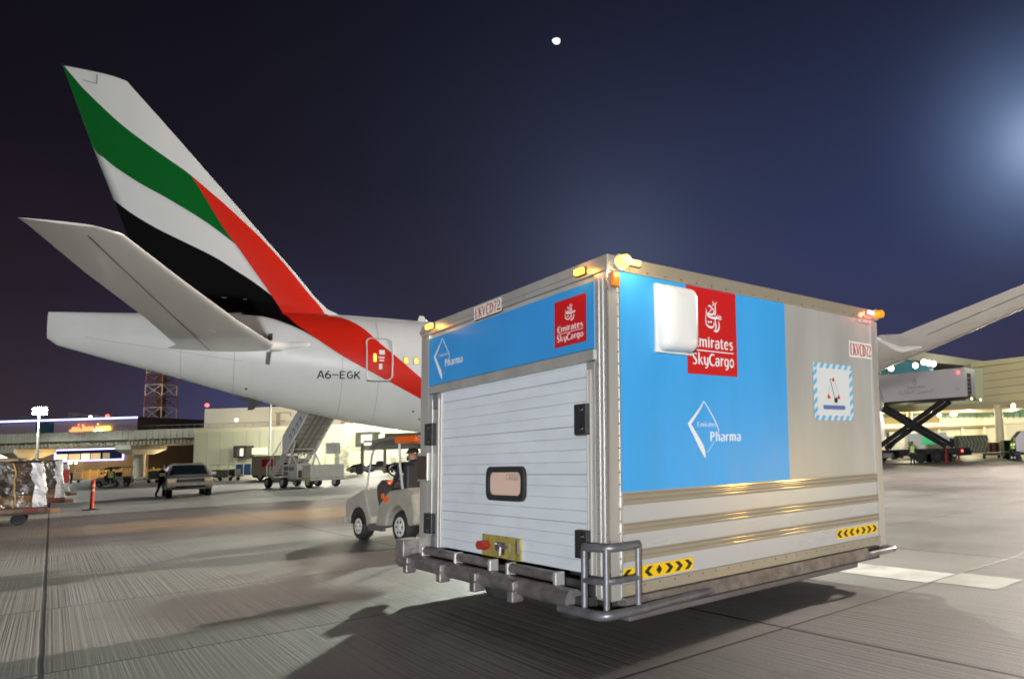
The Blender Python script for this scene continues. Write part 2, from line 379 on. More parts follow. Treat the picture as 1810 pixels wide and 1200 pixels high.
def letters(s, font, fn, name, m, parent, width, height, x0=0, y0=0):
    # fn(x, y, d) maps the flat lettering plane onto the surface, d lifts it
    k = width / textwidth(s, font); h = height / .72; mb = MB(); x = x0; j = 0
    for c in s:
        if c == ' ': x += .25 * k; continue
        adv, strokes = font[c]
        for st in strokes:
            j += 1
            # widths follow the mean scale
            st2 = [(x + p[0] * k, y0 + p[1] * h, p[2] * (k * .55 + h * .45)) for p in st]
            ribbon(mb, st2, fn, d=.0003 * (j % 5))
        x += adv * k
    return mb.build(name, m, parent)
def emblem(fn, name, m, parent, x0, y0, w, h):
    mb = MB()
    for j, st in enumerate(EMBLEM):
        ribbon(mb, [(x0 + p[0] / 182 * w, y0 + h - p[1] / 362 * h, p[2] / 190 * (w * .6 + h * .2)) for p in st], fn, d=.0003 * (j % 5))
    return mb.build(name, m, parent)

# ================================================================ SETTING: apron
A_ = V((0.68539, 0.72817, 0)); B_ = V((-0.72817, 0.68539, 0))   # slab directions
def make_concrete():
    m = bpy.data.materials.new('brushed concrete'); m.use_nodes = True
    nt = m.node_tree; N = nt.nodes; L = nt.links; b = N['Principled BSDF']
    geo = N.new('ShaderNodeNewGeometry')
    def dot(vec):
        d = N.new('ShaderNodeVectorMath'); d.operation = 'DOT_PRODUCT'; d.inputs[1].default_value = vec
        L.new(geo.outputs['Position'], d.inputs[0]); return d.outputs['Value']
    def math_(op, a, bb=None, c=None):
        n = N.new('ShaderNodeMath'); n.operation = op
        for i, x in enumerate((a, bb, c)):
            if x is None: continue
            if isinstance(x, (int, float)): n.inputs[i].default_value = x
            else: L.new(x, n.inputs[i])
        return n.outputs[0]
    u = dot(A_); v = dot(B_)
    def rng(x, a, bb, c, d):
        n = N.new('ShaderNodeMapRange'); L.new(x, n.inputs[0])
        for i, k in enumerate((a, bb, c, d)): n.inputs[i + 1].default_value = k
        return n.outputs[0]
    def comb(x, y, z=None):
        c = N.new('ShaderNodeCombineXYZ'); L.new(x, c.inputs[0]); L.new(y, c.inputs[1])
        if z is not None: L.new(z, c.inputs[2])
        return c.outputs[0]
    def noise_(vec, scale, detail, rough=.5):
        n = N.new('ShaderNodeTexNoise'); n.inputs['Scale'].default_value = scale; n.inputs['Detail'].default_value = detail; n.inputs['Roughness'].default_value = rough
        L.new(vec, n.inputs[0]); return n.outputs[0]
    SU, SV = 4.2, 3.5
    def joint(x, off, step, w):
        f = math_('PINGPONG', math_('ADD', x, off), step / 2)     # 0 on the joint
        return rng(f, w * .5, w, 1, 0)
    wob = noise_(geo.outputs['Position'], 1.2, 2)
    wb = math_('MULTIPLY', math_('SUBTRACT', wob, .5), .02)
    ju = joint(math_('ADD', u, wb), 100 * SU, SU, .022); jv = joint(math_('ADD', v, wb), 100 * SV - 4.0, SV, .022)
    jt = math_('MAXIMUM', ju, jv)
    iu = math_('FLOOR', math_('DIVIDE', u, SU)); iv = math_('FLOOR', math_('DIVIDE', math_('SUBTRACT', v, 4.0), SV))
    wn = N.new('ShaderNodeTexWhiteNoise'); wn.noise_dimensions = '2D'; L.new(comb(iu, iv), wn.inputs[0])
    slab = wn.outputs[0]
    gv = comb(math_('MULTIPLY', u, 46), math_('MULTIPLY', v, .045), math_('MULTIPLY', slab, 9))
    groove = noise_(gv, 1.0, 3, .6)
    gl = rng(groove, .38, .60, 0, 1)
    worn = rng(noise_(geo.outputs['Position'], .55, 4), .36, .64, .08, .95)
    sv = comb(math_('MULTIPLY', u, 2.2), math_('MULTIPLY', v, .12), math_('MULTIPLY', slab, 5))
    streak = noise_(sv, 1.0, 4)
    big = noise_(geo.outputs['Position'], .16, 5, .6)
    fine = noise_(geo.outputs['Position'], 45, 3)
    stain = rng(noise_(geo.outputs['Position'], .42, 6, .68), .54, .72, 0, .6)
    val = math_('MULTIPLY', rng(big, .3, .7, .80, 1.16), rng(streak, .3, .7, .92, 1.07))
    val = math_('MULTIPLY', val, rng(slab, 0, 1, .88, 1.10))
    val = math_('MULTIPLY', val, rng(math_('MULTIPLY', math_('SUBTRACT', 1.0, gl), worn), 0, 1, 1.02, .79))
    val = math_('MULTIPLY', val, rng(fine, .3, .7, .84, 1.14))
    val = math_('MULTIPLY', val, math_('SUBTRACT', 1.0, stain))
    val = math_('MULTIPLY', val, rng(jt, 0, 1, 1, .12))
    mx = N.new('ShaderNodeMix'); mx.data_type = 'RGBA'; mx.blend_type = 'MULTIPLY'; mx.inputs[0].default_value = 1
    mx.inputs[6].default_value = (.205, .193, .177, 1); L.new(val, mx.inputs[7]); L.new(mx.outputs[2], b.inputs['Base Color'])
    L.new(rng(big, .3, .7, .40, .62), b.inputs['Roughness']); b.inputs['Specular IOR Level'].default_value = .45
    bp = N.new('ShaderNodeBump'); bp.inputs['Strength'].default_value = .38; bp.inputs['Distance'].default_value = .012
    hh = math_('SUBTRACT', math_('ADD', math_('MULTIPLY', gl, worn), math_('MULTIPLY', fine, .35)), math_('MULTIPLY', jt, 1.5))
    L.new(hh, bp.inputs['Height']); L.new(bp.outputs[0], b.inputs['Normal'])
    return m
mb = MB(); mb.face([(-900, -300, 0), (900, -300, 0), (900, 1500, 0), (-900, 1500, 0)])
tag(mb.build('apron', make_concrete()), kind='structure')
M_LINE = mat('worn apron paint', (.62, .62, .57), .55, var=.25, vscale=2.5, dirt=.5, dirtcol=(.3, .29, .26))
M_PATCH = mat('pale joint repair', (.42, .42, .37), .6, var=.2, vscale=3, dirt=.4, dirtcol=(.3, .29, .26))
p0 = A_ * 6.45 + B_ * 4.03; mb = MB(); q = lambda a, b: p0 + A_ * a + B_ * b + V((0, 0, .004))
mb.face([q(0, 0), q(.62, 0), q(.62, 2.4), q(0, 2.4)])
tag(mb.build('painted_line', M_LINE), kind='structure')
mb = MB(); mb.face([q(.08, -.75), q(.70, -.75), q(.70, -.03), q(.08, -.03)])
tag(mb.build('repair_patch', M_PATCH), kind='structure')

# ================================================================ CARGO DOLLY (the big insulated box)
O_ = V((-1.30399, 5.16157, 0)); L_, W_, H_, ZB = 3.518, 3.856, 3.0, .40
dolly = thing('cargo_dolly', 'large closed cargo dolly with sky blue panels, roller door and lit amber beacon', 'cargo dolly', O_, A_)
def FR(v, z, d=0.0): return V((-d, v, z))          # a point on the door end
def SD(u, z, d=0.0): return V((u, -d, z))          # a point on the long side
# insulated body: front wall pieces, side walls, roof, rear
mb = MB()
mb.box(.03, L_ - .02, .02, .06, ZB + .02, 2.985); mb.box(.03, L_ - .02, W_ - .06, W_ - .02, ZB + .02, 2.985)
mb.box(L_ - .06, L_ - .022, .06, W_ - .06, ZB + .02, 2.985); mb.box(.03, L_ - .06, .06, W_ - .06, 2.94, 2.984)
mb.box(.03, L_ - .06, .06, W_ - .06, ZB + .02, ZB + .08); mb.box(.02, .06, .06, W_ - .06, 2.19, 2.94)
mb.build('box_body', M_BOXGREY, dolly)
# posts
def post(name, x0, x1, y0, y1, inner=None):
    mb = MB(); mb.box(x0, x1, y0, y1, ZB - .02, 2.87); return mb.build(name, M_ALU, dolly, bevel=.006)
pf = post('corner_post', 0, .10, 0, .19); post('corner_post', 0, .10, 3.62, W_); post('corner_post', L_ - .11, L_, 0, .14); post('corner_post', L_ - .11, L_, W_ - .14, W_)
mb = MB()
for yy in (.062, .118): mb.box(-.006, 0, yy - .002, yy + .002, ZB, 2.86)
mb.box(.094, .104, -.006, 0, ZB, 2.86); mb.box(-.007, .004, -.007, .004, ZB, 2.87)
mb.build('corner_ridge', mat('bright aluminium edge', (.80, .80, .78), .25, .8), pf)
mb = MB()
for k in range(26):
    z = .5 + k * .092
    for yy in (.035, .15): mb.lathe([(.006, 0), (.005, .004), (.001, .005)], (0, yy, z), (-1, 0, 0), 6)
    mb.lathe([(.007, 0), (.005, .004), (.001, .005)], (.088, 0, z), (0, -1, 0), 6)
mb.build('rivet', mat('rivet', (.2, .19, .18), .4, .6), pf)
# roof rails
mb = MB(); mb.box(-.004, .10, -.004, W_, 2.872, 3.0); mb.build('front_roof_rail', M_ALU, dolly, bevel=.008)
mb = MB(); mb.box(-.009, -.004, .19, W_ - .02, 2.915, 2.919); mb.build('rail_lip', mat('bright aluminium edge', ()), dolly)
mb = MB(); mb.box(.101, L_ + .004, -.004, .10, 2.882, 3.0); mb.build('side_roof_rail', M_ALU_WARM, dolly, bevel=.008)
mb = MB(); mb.box(.101, L_ - .1, W_ - .10, W_ + .004, 2.882, 3.0); mb.box(L_ - .1, L_ + .003, .101, W_ + .004, 2.882, 2.999); mb.build('roof_rail', M_ALU, dolly, bevel=.008)
mb = MB()
for k in range(20): mb.lathe([(.010, 0), (.008, .006), (.002, .008)], (.2 + k * .17, -.004, 2.905), (0, -1, 0), 7)
mb.build('rivet', mat('rivet', ()), dolly)
# header beam, jambs, channel
mb = MB(); mb.box(-.02, .07, .17, 3.62, 2.195, 2.285); mb.build('door_header', M_ALU, dolly, bevel=.012)
mb = MB(); mb.box(.0, .06, .19, .308, ZB, 2.19); mb.box(-.012, 0, .235, .25, .5, 2.13); mb.box(-.012, 0, .282, .296, .5, 2.13)
mb.build('door_jamb', M_ALU, dolly, bevel=.004)
mb = MB(); mb.box(.0, .06, 3.245, 3.62, ZB, 2.19); mb.box(-.012, 0, 3.29, 3.306, .5, 2.13); mb.box(-.012, 0, 3.47, 3.485, .5, 2.13)
mb.build('door_jamb', M_ALU, dolly, bevel=.004)
# front blue sign panel
mb = MB(); mb.box(-.006, .02, .182, 3.6, 2.29, 2.82); bp_ = mb.build('sign_panel', M_BLUEF, dolly)
def logo(parent, fn, x0, x1, z0, z1):
    # fn(x, y, d): x runs to the reader's right
    w = x1 - x0; h = z1 - z0; mb = MB()
    mb.grid([[fn(x0, z0, .006), fn(x1, z0, .006)], [fn(x0, z1, .006), fn(x1, z1, .006)]])
    lg = mb.build('airline_logo', M_RED, parent)
    g = lambda x, y, d=0: fn(x0 + x * w, z0 + y * h, .009 + d)
    emblem(g, 'emblem', M_WHITE, lg, .36, .505, .32, .36)
    letters('Emirates', FLARE, g, 'airline_name', M_WHITE, lg, .82, .125, .10, .315)
    letters('SkyCargo', FLARE, g, 'airline_name', M_WHITE, lg, .85, .125, .08, .112)
    mb = MB(); mb.grid([[g(.10, .268, 0), g(.92, .268, 0)], [g(.10, .279, 0), g(.92, .279, 0)]]); mb.build('logo_rule', M_WHITE, lg)
    return lg
# (on the door end the reader's right is -y)
logo(dolly, lambda x, y, d=0: FR(.788 - x, y, d + .004), 0, .50, 2.362, 2.748)
def kite(parent, fn, w, h):
    # fn(x, y, d) on a unit field: 0..1 across (kite and word), 0..1 high
    mb = MB()
    ribbon(mb, [(.30, 1.0, .012), (.22, .86, .030), (.02, .585, .055)], fn, d=0)
    ribbon(mb, [(.02, .60, .050), (.15, .36, .075), (.245, .17, .085), (.305, .0, .02)], fn, d=.0004)
    ribbon(mb, [(.30, 1.0, .014), (.43, .79, .017), (.52, .62, .018), (.565, .50, .014), (.57, .42, .010)], fn, d=.0008)
    ribbon(mb, [(.34, .08, .008), (.40, .16, .007), (.49, .29, .005)], fn, d=.0012)
    k = mb.build('kite_mark', M_WHITE, parent)
    letters('Emirates', BLOCK, fn, 'small_word', mat('pale lettering', (.55, .68, .80), .5), k, .36, .085, .165, .545)
    letters('Pharma', BLOCK, fn, 'large_word', M_WHITE, k, .62, .17, .40, .285)
kite(dolly, lambda x, y, d=0: FR(3.445 - x * .765, 2.335 + y * .445, d + .010), 1, 1)
# roller door: planks
mb = MB(); z = .553; i = 0
while z < 2.18:
    hgt = .0955; gap = .006 if i % 4 == 3 else .002
    mb.box(.012 + (.003 if i % 2 else 0), .045, .31, 3.242, z, min(z + hgt - gap, 2.2)); z += hgt; i += 1
rd = mb.build('roller_door', M_DOOR, dolly, bevel=.004, seg=1)
mb = MB(); mb.box(.019, .05, .312, 3.24, .554, 2.185); mb.build('door_backing', mat('door seam', (.30, .31, .33), .7), rd)
def framed(fn, x0, x1, z0, z1, r, t, name, m, parent, d0, d1):
    a = rrect(x0, x1, z0, z1, r); b = rrect(x0 + t, x1 - t, z0 + t, z1 - t, r * .72); mb = MB()
    rows = [[fn(*p, d0) for p in a], [fn(*p, d1) for p in a], [fn(*p, d1) for p in b], [fn(*p, d0) for p in b]]
    mb.grid([r_ + [r_[0]] for r_ in rows]); return mb.build(name, m, parent, smooth=True)
def plate(fn, x0, x1, z0, z1, r, name, m, parent, d):
    mb = MB(); mb.face([fn(*p, d) for p in rrect(x0, x1, z0, z1, r)]); return mb.build(name, m, parent)
wf = framed(FR, 1.325, 2.082, 1.075, 1.388, .085, .052, 'window_frame', M_BLACK, rd, -.012, .022)
pn = plate(FR, 1.36, 2.045, 1.11, 1.35, .05, 'window_pane', G_PINKREFL, wf, .0)
letters('CARGO', BLOCK, lambda x, y, d=0: FR(1.70 - x, 1.262 + y, d + .004), 'pane_lettering', mat('grey lettering', (.30, .26, .25), .6), pn, .27, .058)
for (y0, y1, z0, z1) in ((3.375, 3.595, 1.632, 1.87), (3.37, 3.588, .68, .897), (.246, .42, 1.625, 1.865), (.25, .42, .674, .89)):
    mb = MB(); mb.box(-.05, .0, y0, y1, z0, z1); hb = mb.build('rubber_buffer', M_BLACK, dolly, bevel=.008)
    mb = MB()
    for zz in (z0 + .045, z1 - .045): mb = MB(); mb.lathe([(.018, 0), (.018, .008), (.008, .014), (.001, .015)], (-.05, (y0 + y1) / 2 - .03, zz), (-1, 0, 0), 10); mb.build('buffer_bolt', M_CHROME, hb, smooth=True)
mb = MB(); mb.box(-.016, 0, 3.31, 3.445, 2.02, 2.185); mb.build('jamb_pad', mat('grey rubber', (.16, .16, .18), .6), dolly, bevel=.004); mb = MB(); mb.box(-.03, 0, 3.31, 3.43, .50, .67); mb.build('jamb_pad', mat('grey rubber', ()), dolly, bevel=.004)
mb = MB(); mb.box(-.05, -.004, 3.50, 3.80, 1.245, 1.555); eb = mb.build('electric_box', M_ALU, dolly, bevel=.008)
mb = MB(); mb.box(-.054, -.05, 3.515, 3.785, 1.26, 1.52); mb.build('box_cover', mat('brown steel cover', (.12, .09, .07), .25, .6), eb)
# latch plate with red reflector
mb = MB(); mb.box(-.006, .011, 1.412, 2.19, .556, .752); lp = mb.build('latch_plate', M_YPLATE, rd)
mb = MB()
for px_, s in ((2.10, 1),):
    hx = [(px_ + .10 * math.cos(math.radians(k)), .655 + .048 * math.sin(math.radians(k))) for k in (0, 55, 125, 180, 235, 305)]
    mb.prism(hx, lambda a, b, t: (t, a, b), -.075, -.006)
mb.build('red_knob', mat('dull red handle', (.36, .03, .02), .4), lp, bevel=.01)
mb = MB(); mb.tube([(-.03, 1.84, .685), (-.07, 1.72, .69), (-.07, 1.56, .675)], .016, 8); mb.tube([(-.07, 1.66, .69), (-.08, 1.655, .60)], .02, 8); mb.box(-.05, -.006, 1.62, 1.82, .63, .70)
mb.box(-.03, -.006, 1.42, 1.455, .62, .735); mb.build('door_latch', mat('latch steel', (.25, .23, .22), .3, .8), lp, smooth=True)
# marker lights
def marker(fn, x, z, w, h, m, parent=dolly, d=.012, case=M_BLACK):
    mb = MB(); a = [fn(x - w / 2 - .012, z - h / 2 - .010, -.002), fn(x + w / 2 + .012, z - h / 2 - .010, -.002), fn(x + w / 2 + .012, z + h / 2 + .010, -.002), fn(x - w / 2 - .012, z + h / 2 + .010, -.002)]
    b = [fn(x - w / 2 - .008, z - h / 2 - .006, d), fn(x + w / 2 + .008, z - h / 2 - .006, d), fn(x + w / 2 + .008, z + h / 2 + .006, d), fn(x - w / 2 - .008, z + h / 2 + .006, d)]
    mb.hexa(a, b); c = mb.build('marker_light', case, parent, bevel=.003)
    mb = MB(); mb.hexa([fn(x + i * w / 2, z + j * h / 2, d) for i, j in ((-1, -1), (1, -1), (1, 1), (-1, 1))], [fn(x + i * w * .46, z + j * h * .43, d + .03) for i, j in ((-1, -1), (1, -1), (1, 1), (-1, 1))])
    mb.build('light_lens', m, c, bevel=.004); return c
FRr = lambda v, z, d=0: FR(v, z, d + .005)
marker(FRr, 3.54, 2.955, .17, .055, G_AMBER); marker(FRr, .355, 2.925, .12, .05, G_AMBER)
SDr = lambda u, z, d=0: SD(u, z, d + .005)
marker(SDr, .235, 2.963, .10, .045, glow('pale marker light', (1, .50, .12), 3.2))
marker(SDr, 3.37, 2.958, .10, .04, G_REDW, case=mat('red lamp case', (.3, .01, .01), .4))
for xx, yy, dd, mm, nm in ((.105, -.005, (.0, -1, 0), G_BEACON, 'beacon'), (3.475, -.005, (0, -1, 0), M_AMBER, 'beacon'), (.06, W_ + .004, (0, 1, 0), mat('red dome', (.5, .03, .02), .3), 'beacon')):
    mb = MB(); mb.lathe([(.062, 0), (.062, .03)], (xx, yy, 2.945), dd, 20); bc = mb.build(nm, M_ALU, dolly)
    mb = MB(); mb.lathe([(.046, .03), (.047, .05), (.045, .09), (.041, .11), (.028, .12), (.018, .112), (.001, .108)], (xx, yy, 2.945), dd, 24); mb.build('beacon_lens', mm, bc, smooth=True)
bl = lamp('beacon_glow', dolly.matrix_basis @ V((0, 0, 0)), 5, (1.0, .78, .42), .05); bl.parent = dolly; bl.location = (.16, -.20, 2.93)
for vv, zz, ww in ((3.54, 2.955, 1.2), (.355, 2.925, 1.2)):
    ml = lamp('marker_glow', (0, 0, 0), ww, (1.0, .42, .06), .03); ml.parent = dolly; ml.location = (-.10, vv - .05, zz)
ml = lamp('marker_glow', (0, 0, 0), 1.2, (1.0, .08, .05), .03); ml.parent = dolly; ml.location = (3.36, -.10, 2.95)
mb = MB(); mb.box(.018, .088, -.045, -.001, 2.745, 2.86); mb.build('amber_reflector', mat('amber reflector block', (.62, .18, .02), .25), dolly, bevel=.01)
# side: blue vinyl, ribs
mb = MB(); mb.box(.105, 2.0, .013, .02, 1.175, 2.882); mb.build('side_vinyl', M_BLUE, dolly)
SDv = lambda u, z, d=0: SD(u, z, d - .013)
logo(dolly, lambda x, y, d=0: SDv(.772 + x, y, d), 0, .572, 2.123, 2.878)
kite(dolly, lambda x, y, d=0: SDv(.765 + x * .59, 1.415 + y * .478, d + .006), 1, 1)
mb = MB(); mb.box(.105, L_ - .12, .012, .02, .49, 1.074); mb.build('side_strip', M_BOXWHITE, dolly)
for z0, z1 in ((1.075, 1.170), (.856, .942), (.648, .736)):
    mb = MB(); hh = z1 - z0
    prof = [(0, z0), (-.006, z0 + .001)] + [(-.018 - .005 * math.sin(math.pi * j / 6), z0 + .006 + hh * .42 * j / 6) for j in range(7)] + [(-.010, z0 + hh * .50), (-.010, z0 + hh * .53)] + [(-.018 - .004 * math.sin(math.pi * j / 6), z0 + hh * .55 + hh * .32 * j / 6) for j in range(7)] + [(-.008, z0 + hh * .89), (-.008, z0 + hh * .91), (-.022, z0 + hh * .93), (-.022, z1), (0, z1)]
    mb.prism(prof, lambda a, b, t: (t, a + .012, b), .105, L_ - .12); mb.build('rub_rail', M_ALU_WARM, dolly, smooth=True)
    mb = MB(); mb.box(.092, .112, -.016, .013, z0 - .002, z1 + .002); mb.build('rail_end', mat('bright aluminium edge', ()), dolly)
mb = MB(); mb.box(.10, L_ - .10, -.004, .02, ZB, .488); mb.build('side_skirt', M_ALU_WARM, dolly, bevel=.004)
mb = MB()
for k in range(22): mb.lathe([(.008, 0), (.006, .005), (.001, .006)], (.3 + k * .145, -.004, .462), (0, -1, 0), 6)
mb.build('rivet', mat('rivet', ()), dolly)
# refrigeration cover
mb = MB(); rows = []
for t, ins in ((.0, .0), (.03, .0), (.07, .008), (.105, .03), (.128, .07), (.14, .13), (.145, .2)):
    rows.append([V((x, -t, z)) for x, z in rrect(.452 + ins * .75, .805 - ins * .30, 2.285 + ins * .6, 2.828 - ins * .6, max(.02, .06 - ins * .2), 4)])
mb.grid([r_ + [r_[0]] for r_ in rows]); mb.face(rows[-1]); uc = mb.build('unit_cover', mat('white fibreglass', (.80, .79, .76), .25, coat=.3), dolly, smooth='all')
mb = MB(); mb.box(.44, .816, -.018, .013, 2.272, 2.838); mb.build('unit_flange', mat('off white plate', ()), uc, bevel=.006)
# chevron tapes
def chevrons(u0, u1, z0, z1):
    mb = MB(); mb.grid([[SDv(u0, z0, .0035), SDv(u1, z0, .0035)], [SDv(u0, z1, .0035), SDv(u1, z1, .0035)]]); t = mb.build('chevron_tape', M_YELLOW, dolly)
    mb = MB(); w = (u1 - u0) / 7; zc = (z0 + z1) / 2; h = (z1 - z0) * .38; P = lambda x, z: SDv(x, z, .0065)
    for i in range(7):
        c = u0 + (i + .5) * w
        if i == 3: mb.face([P(c - w * .3, zc), P(c, zc - h), P(c + w * .3, zc), P(c, zc + h)])
        else:
            s = -1 if i < 3 else 1; a = w * .42
            mb.face([P(c - s * a, zc + h), P(c, zc + h), P(c + s * a, zc), P(c, zc), ]); mb.face([P(c - s * a, zc - h), P(c, zc), P(c + s * a, zc), P(c, zc - h)])
    mb.build('tape_chevrons', M_BLACK, t)
chevrons(.105, .79, .505, .605); chevrons(2.67, 3.375, .532, .626)
# fleet number plates, handling label
def number(fn, x0, x1, z0, z1, dd):
    mb = MB(); mb.grid([[fn(x0, z0, dd), fn(x1, z0, dd)], [fn(x0, z1, dd), fn(x1, z1, dd)]]); p = mb.build('number_plate', M_PLATE, dolly)
    w = x1 - x0; h = z1 - z0
    letters('EKVCD72', ROMAN, lambda x, y, d=0: fn(x0 + x, z0 + y, dd + .003 + d), 'plate_number', M_REDTXT, p, w * .92, h * .74, w * .04, h * .13)
number(lambda x, y, d=0: FR(2.402 - x, y, d + .004), 0, .618, 2.848, 2.978, .004)
number(SDv, 3.0, 3.412, 2.437, 2.61, .0035)
mb = MB(); mb.grid([[SDv(3.175, 2.838, .012), SDv(3.418, 2.838, .012)], [SDv(3.175, 2.875, .012), SDv(3.418, 2.875, .012)]]); st_ = mb.build('small_sticker', mat('pale sticker', (.72, .55, .55), .5), dolly)
mb = MB()
for u0, u1 in ((3.195, 3.205), (3.225, 3.27), (3.29, 3.30), (3.315, 3.335), (3.345, 3.375), (3.39, 3.40)): mb.grid([[SDv(u0, 2.845, .014), SDv(u1, 2.845, .014)], [SDv(u0 + .004, 2.868, .014), SDv(u1 + .004, 2.868, .014)]])
mb.build('sticker_print', mat('grey lettering', ()), st_)
u0, u1, z0, z1 = 2.39, 3.034, 1.748, 2.336
LB = lambda x, y, d=0: SDv(u0 + x * (u1 - u0), z0 + y * (z1 - z0), .003 + d)
mb = MB(); mb.grid([[LB(0, 0), LB(1, 0)], [LB(0, 1), LB(1, 1)]]); lab = mb.build('handling_label', mat('label paper', (.66, .67, .66), .5), dolly)
mb = MB(); bw = .085
for i in range(7):
    x = .0 + i * .155
    for y0_ in (0, 1 - bw): mb.face([LB(min(1, x), y0_, .003), LB(min(1, x + .075), y0_, .003), LB(min(1, x + .125), y0_ + bw, .003), LB(min(1, x + .05), y0_ + bw, .003)])
for i in range(5):
    y = .12 + i * .165
    for x0_ in (0, 1 - bw): mb.face([LB(x0_, y - .03, .003), LB(x0_ + bw, y + .045, .003), LB(x0_ + bw, y + .125, .003), LB(x0_, y + .05, .003)])
mb.build('label_border', mat('label blue', (.10, .42, .70), .5), lab)
mb = MB()
for tri in (((.44, .69), (.53, .69), (.505, .77), (.48, .74)), ((.33, .38), (.42, .385), (.36, .47), (.35, .47)), ((.57, .385), (.66, .38), (.63, .47), (.61, .45))): mb.face([LB(*p, .003) for p in tri])
mb.build('label_triangle', M_RED, lab)
mb = MB(); ribbon(mb, [(.43, .73, .05), (.54, .38, .05)], lambda x, y, d=0: LB(x, y, .0035), 1); mb.face([LB(.545 + .045 * math.cos(k * .5236), .355 + .05 * math.sin(k * .5236), .0042) for k in range(12)]); th = mb.build('label_thermometer', M_BLACK, lab)
mb = MB(); ribbon(mb, [(.435, .72, .03), (.535, .40, .03)], lambda x, y, d=0: LB(x, y, .0055), 1); mb.build('thermometer_tube', M_WHITE, th)
mb = MB()
ribbon(mb, [(.40, .60, .012), (.36, .48, .010)], lambda x, y, d=0: LB(x, y, .003), 1); ribbon(mb, [(.54, .68, .012), (.60, .52, .012), (.625, .46, .008)], lambda x, y, d=0: LB(x, y, .0033), 4)
mb.build('label_outline', mat('pale grey print', (.40, .42, .44), .5), lab)
mb = MB(); mb.face([LB(*p, .003) for p in rrect(.22, .78, .19, .265, .02)]); mb.build('label_bar', mat('label dark blue', (.10, .16, .36), .5), lab)
# chassis, bumper, rollers, guards, wheels
mb = MB(); mb.box(.05, L_ - .05, .06, W_ - .06, .24, ZB - .001); mb.build('chassis', M_DARKSTEEL, dolly); mb = MB(); mb.box(.32, L_ - .20, .24, W_ - .30, .14, .239); mb.build('light_block_tray', mat('shadow toned tray', (.13, .11, .105), .7, var=.2, vscale=3), dolly, bevel=.02)  # tray is added to block light under the box, toned like the shadow
mb = MB(); pth = [(.10, -.045, .30), (L_ - .1, -.045, .335)]
mb.box(.10, L_ - .4, -.05, .06, .285, .395); mb.tube(smoothpts([(L_ - .42, -.07, .33), (L_ - .05, -.09, .335), (L_ + .06, -.06, .335), (L_ + .09, .03, .335), (L_ + .07, .3, .335)], 5), .032, 10)
mb.build('side_tube', M_STEEL, dolly, smooth=True)
mb = MB(); mb.tube([(-.105, .33, .385), (-.105, 3.72, .385)], .074, 14); bt = mb.build('front_bumper', M_STEEL, dolly, smooth=True)
mb = MB(); mb.box(-.10, .02, .2, 3.7, .30, .40); mb.box(-.02, .03, .2, 3.7, .40, .50); mb.build('bumper_beam', M_DARKSTEEL, dolly)
for y0, y1 in ((2.62, 3.43), (1.83, 2.55), (.66, 1.42)):
    mb = MB(); mb.tube([(-.07, y0, .51), (-.07, y1, .51)], .042, 12); mb.build('roller', M_STEEL, dolly, smooth=True)
for yy in (3.45, 2.585, 1.80, 1.45, .62):
    mb = MB(); mb.box(-.115, -.03, yy - .022, yy + .022, .42, .555); mb.build('roller_bracket', mat('pale zinc bracket', (.52, .50, .50), .4, .5), dolly, bevel=.01)
for yy in (3.68, 2.75, 1.95, 1.2):
    mb = MB(); mb.box(-.205, -.10, yy - .05, yy + .05, .265, .36); mb.box(-.207, -.12, yy - .065, yy + .065, .36, .44); mb.build('bumper_bracket', M_STEEL, dolly, bevel=.012)
def guard(pts_base, top, ups, sgn):
    mb = MB(); mb.tube(smoothpts([(x, y, .785) for x, y in top], 5), .031, 10); mb.tube(smoothpts([(x, y, .545) for x, y in top], 5), .024, 8)
    mb.tube(smoothpts([(x, y, .315) for x, y in pts_base], 5), .036, 10)
    for x, y in ups: mb.tube([(x, y, .785), (x, y, .31)], .024, 10)
    return mb.build('corner_guard', M_GALV, dolly, smooth=True)
guard([(-.15, .45), (-.14, .12), (-.115, -.085), (.06, -.125), (.25, -.115), (.5, -.08), (.8, -.05), (1.1, .02)], [(-.115, .165), (-.105, .02), (-.06, -.075), (.05, -.105), (.175, -.105)], [(-.115, .165), (-.075, -.07), (.175, -.105)], 1)
mb = MB(); mb.box(-.16, .03, W_ + .02, W_ + .26, .33, .60); mb.tube([(-.12, 3.75, .36), (-.14, W_ + .10, .35), (-.06, W_ + .36, .36), (.14, W_ + .40, .37)], .05, 10); mb.box(-.10, .1, W_ + .26, W_ + .42, .30, .44)
mb.build('corner_guard', M_STEEL, dolly, smooth=True, bevel=.012)
for ux, vy in ((.43, 1.25), (.43, W_ - 1.2), (2.5, 1.35), (2.5, W_ - 1.35)):
    mb = MB(); mb.lathe([(.10, -.075), (.185, -.07), (.20, -.05), (.20, .05), (.185, .07), (.10, .075)], (ux, vy, .20), (0, 1, 0), 24); wh = mb.build('wheel', M_RUBBER, dolly, smooth=True)
    mb = MB(); mb.lathe([(.02, -.08), (.098, -.074), (.098, .074), (.02, .08)], (ux, vy, .20), (0, 1, 0), 18); mb.build('wheel_hub', M_DARKSTEEL, wh, smooth=True)

# ================================================================ AIRCRAFT
# its own frame: x forward from the fin's trailing tip, y to port, z up (starboard is -y)
FW = V((0.777146, 0.629320, 0)); ST = V((0.629320, -0.777146, 0)); OP = V((-29.760229, 27.503343, 0))
plane = thing('airliner', 'large white airliner with green, white, black and red striped tail seen from behind', 'airliner', OP, FW)
def lerp_tab(tab, x):
    if x <= tab[0][0]: return tab[0][1:]
    for a, b in zip(tab, tab[1:]):
        if x <= b[0]:
            t = (x - a[0]) / (b[0] - a[0]); return [p + (q - p) * t for p, q in zip(a[1:], b[1:])]
    return tab[-1][1:]
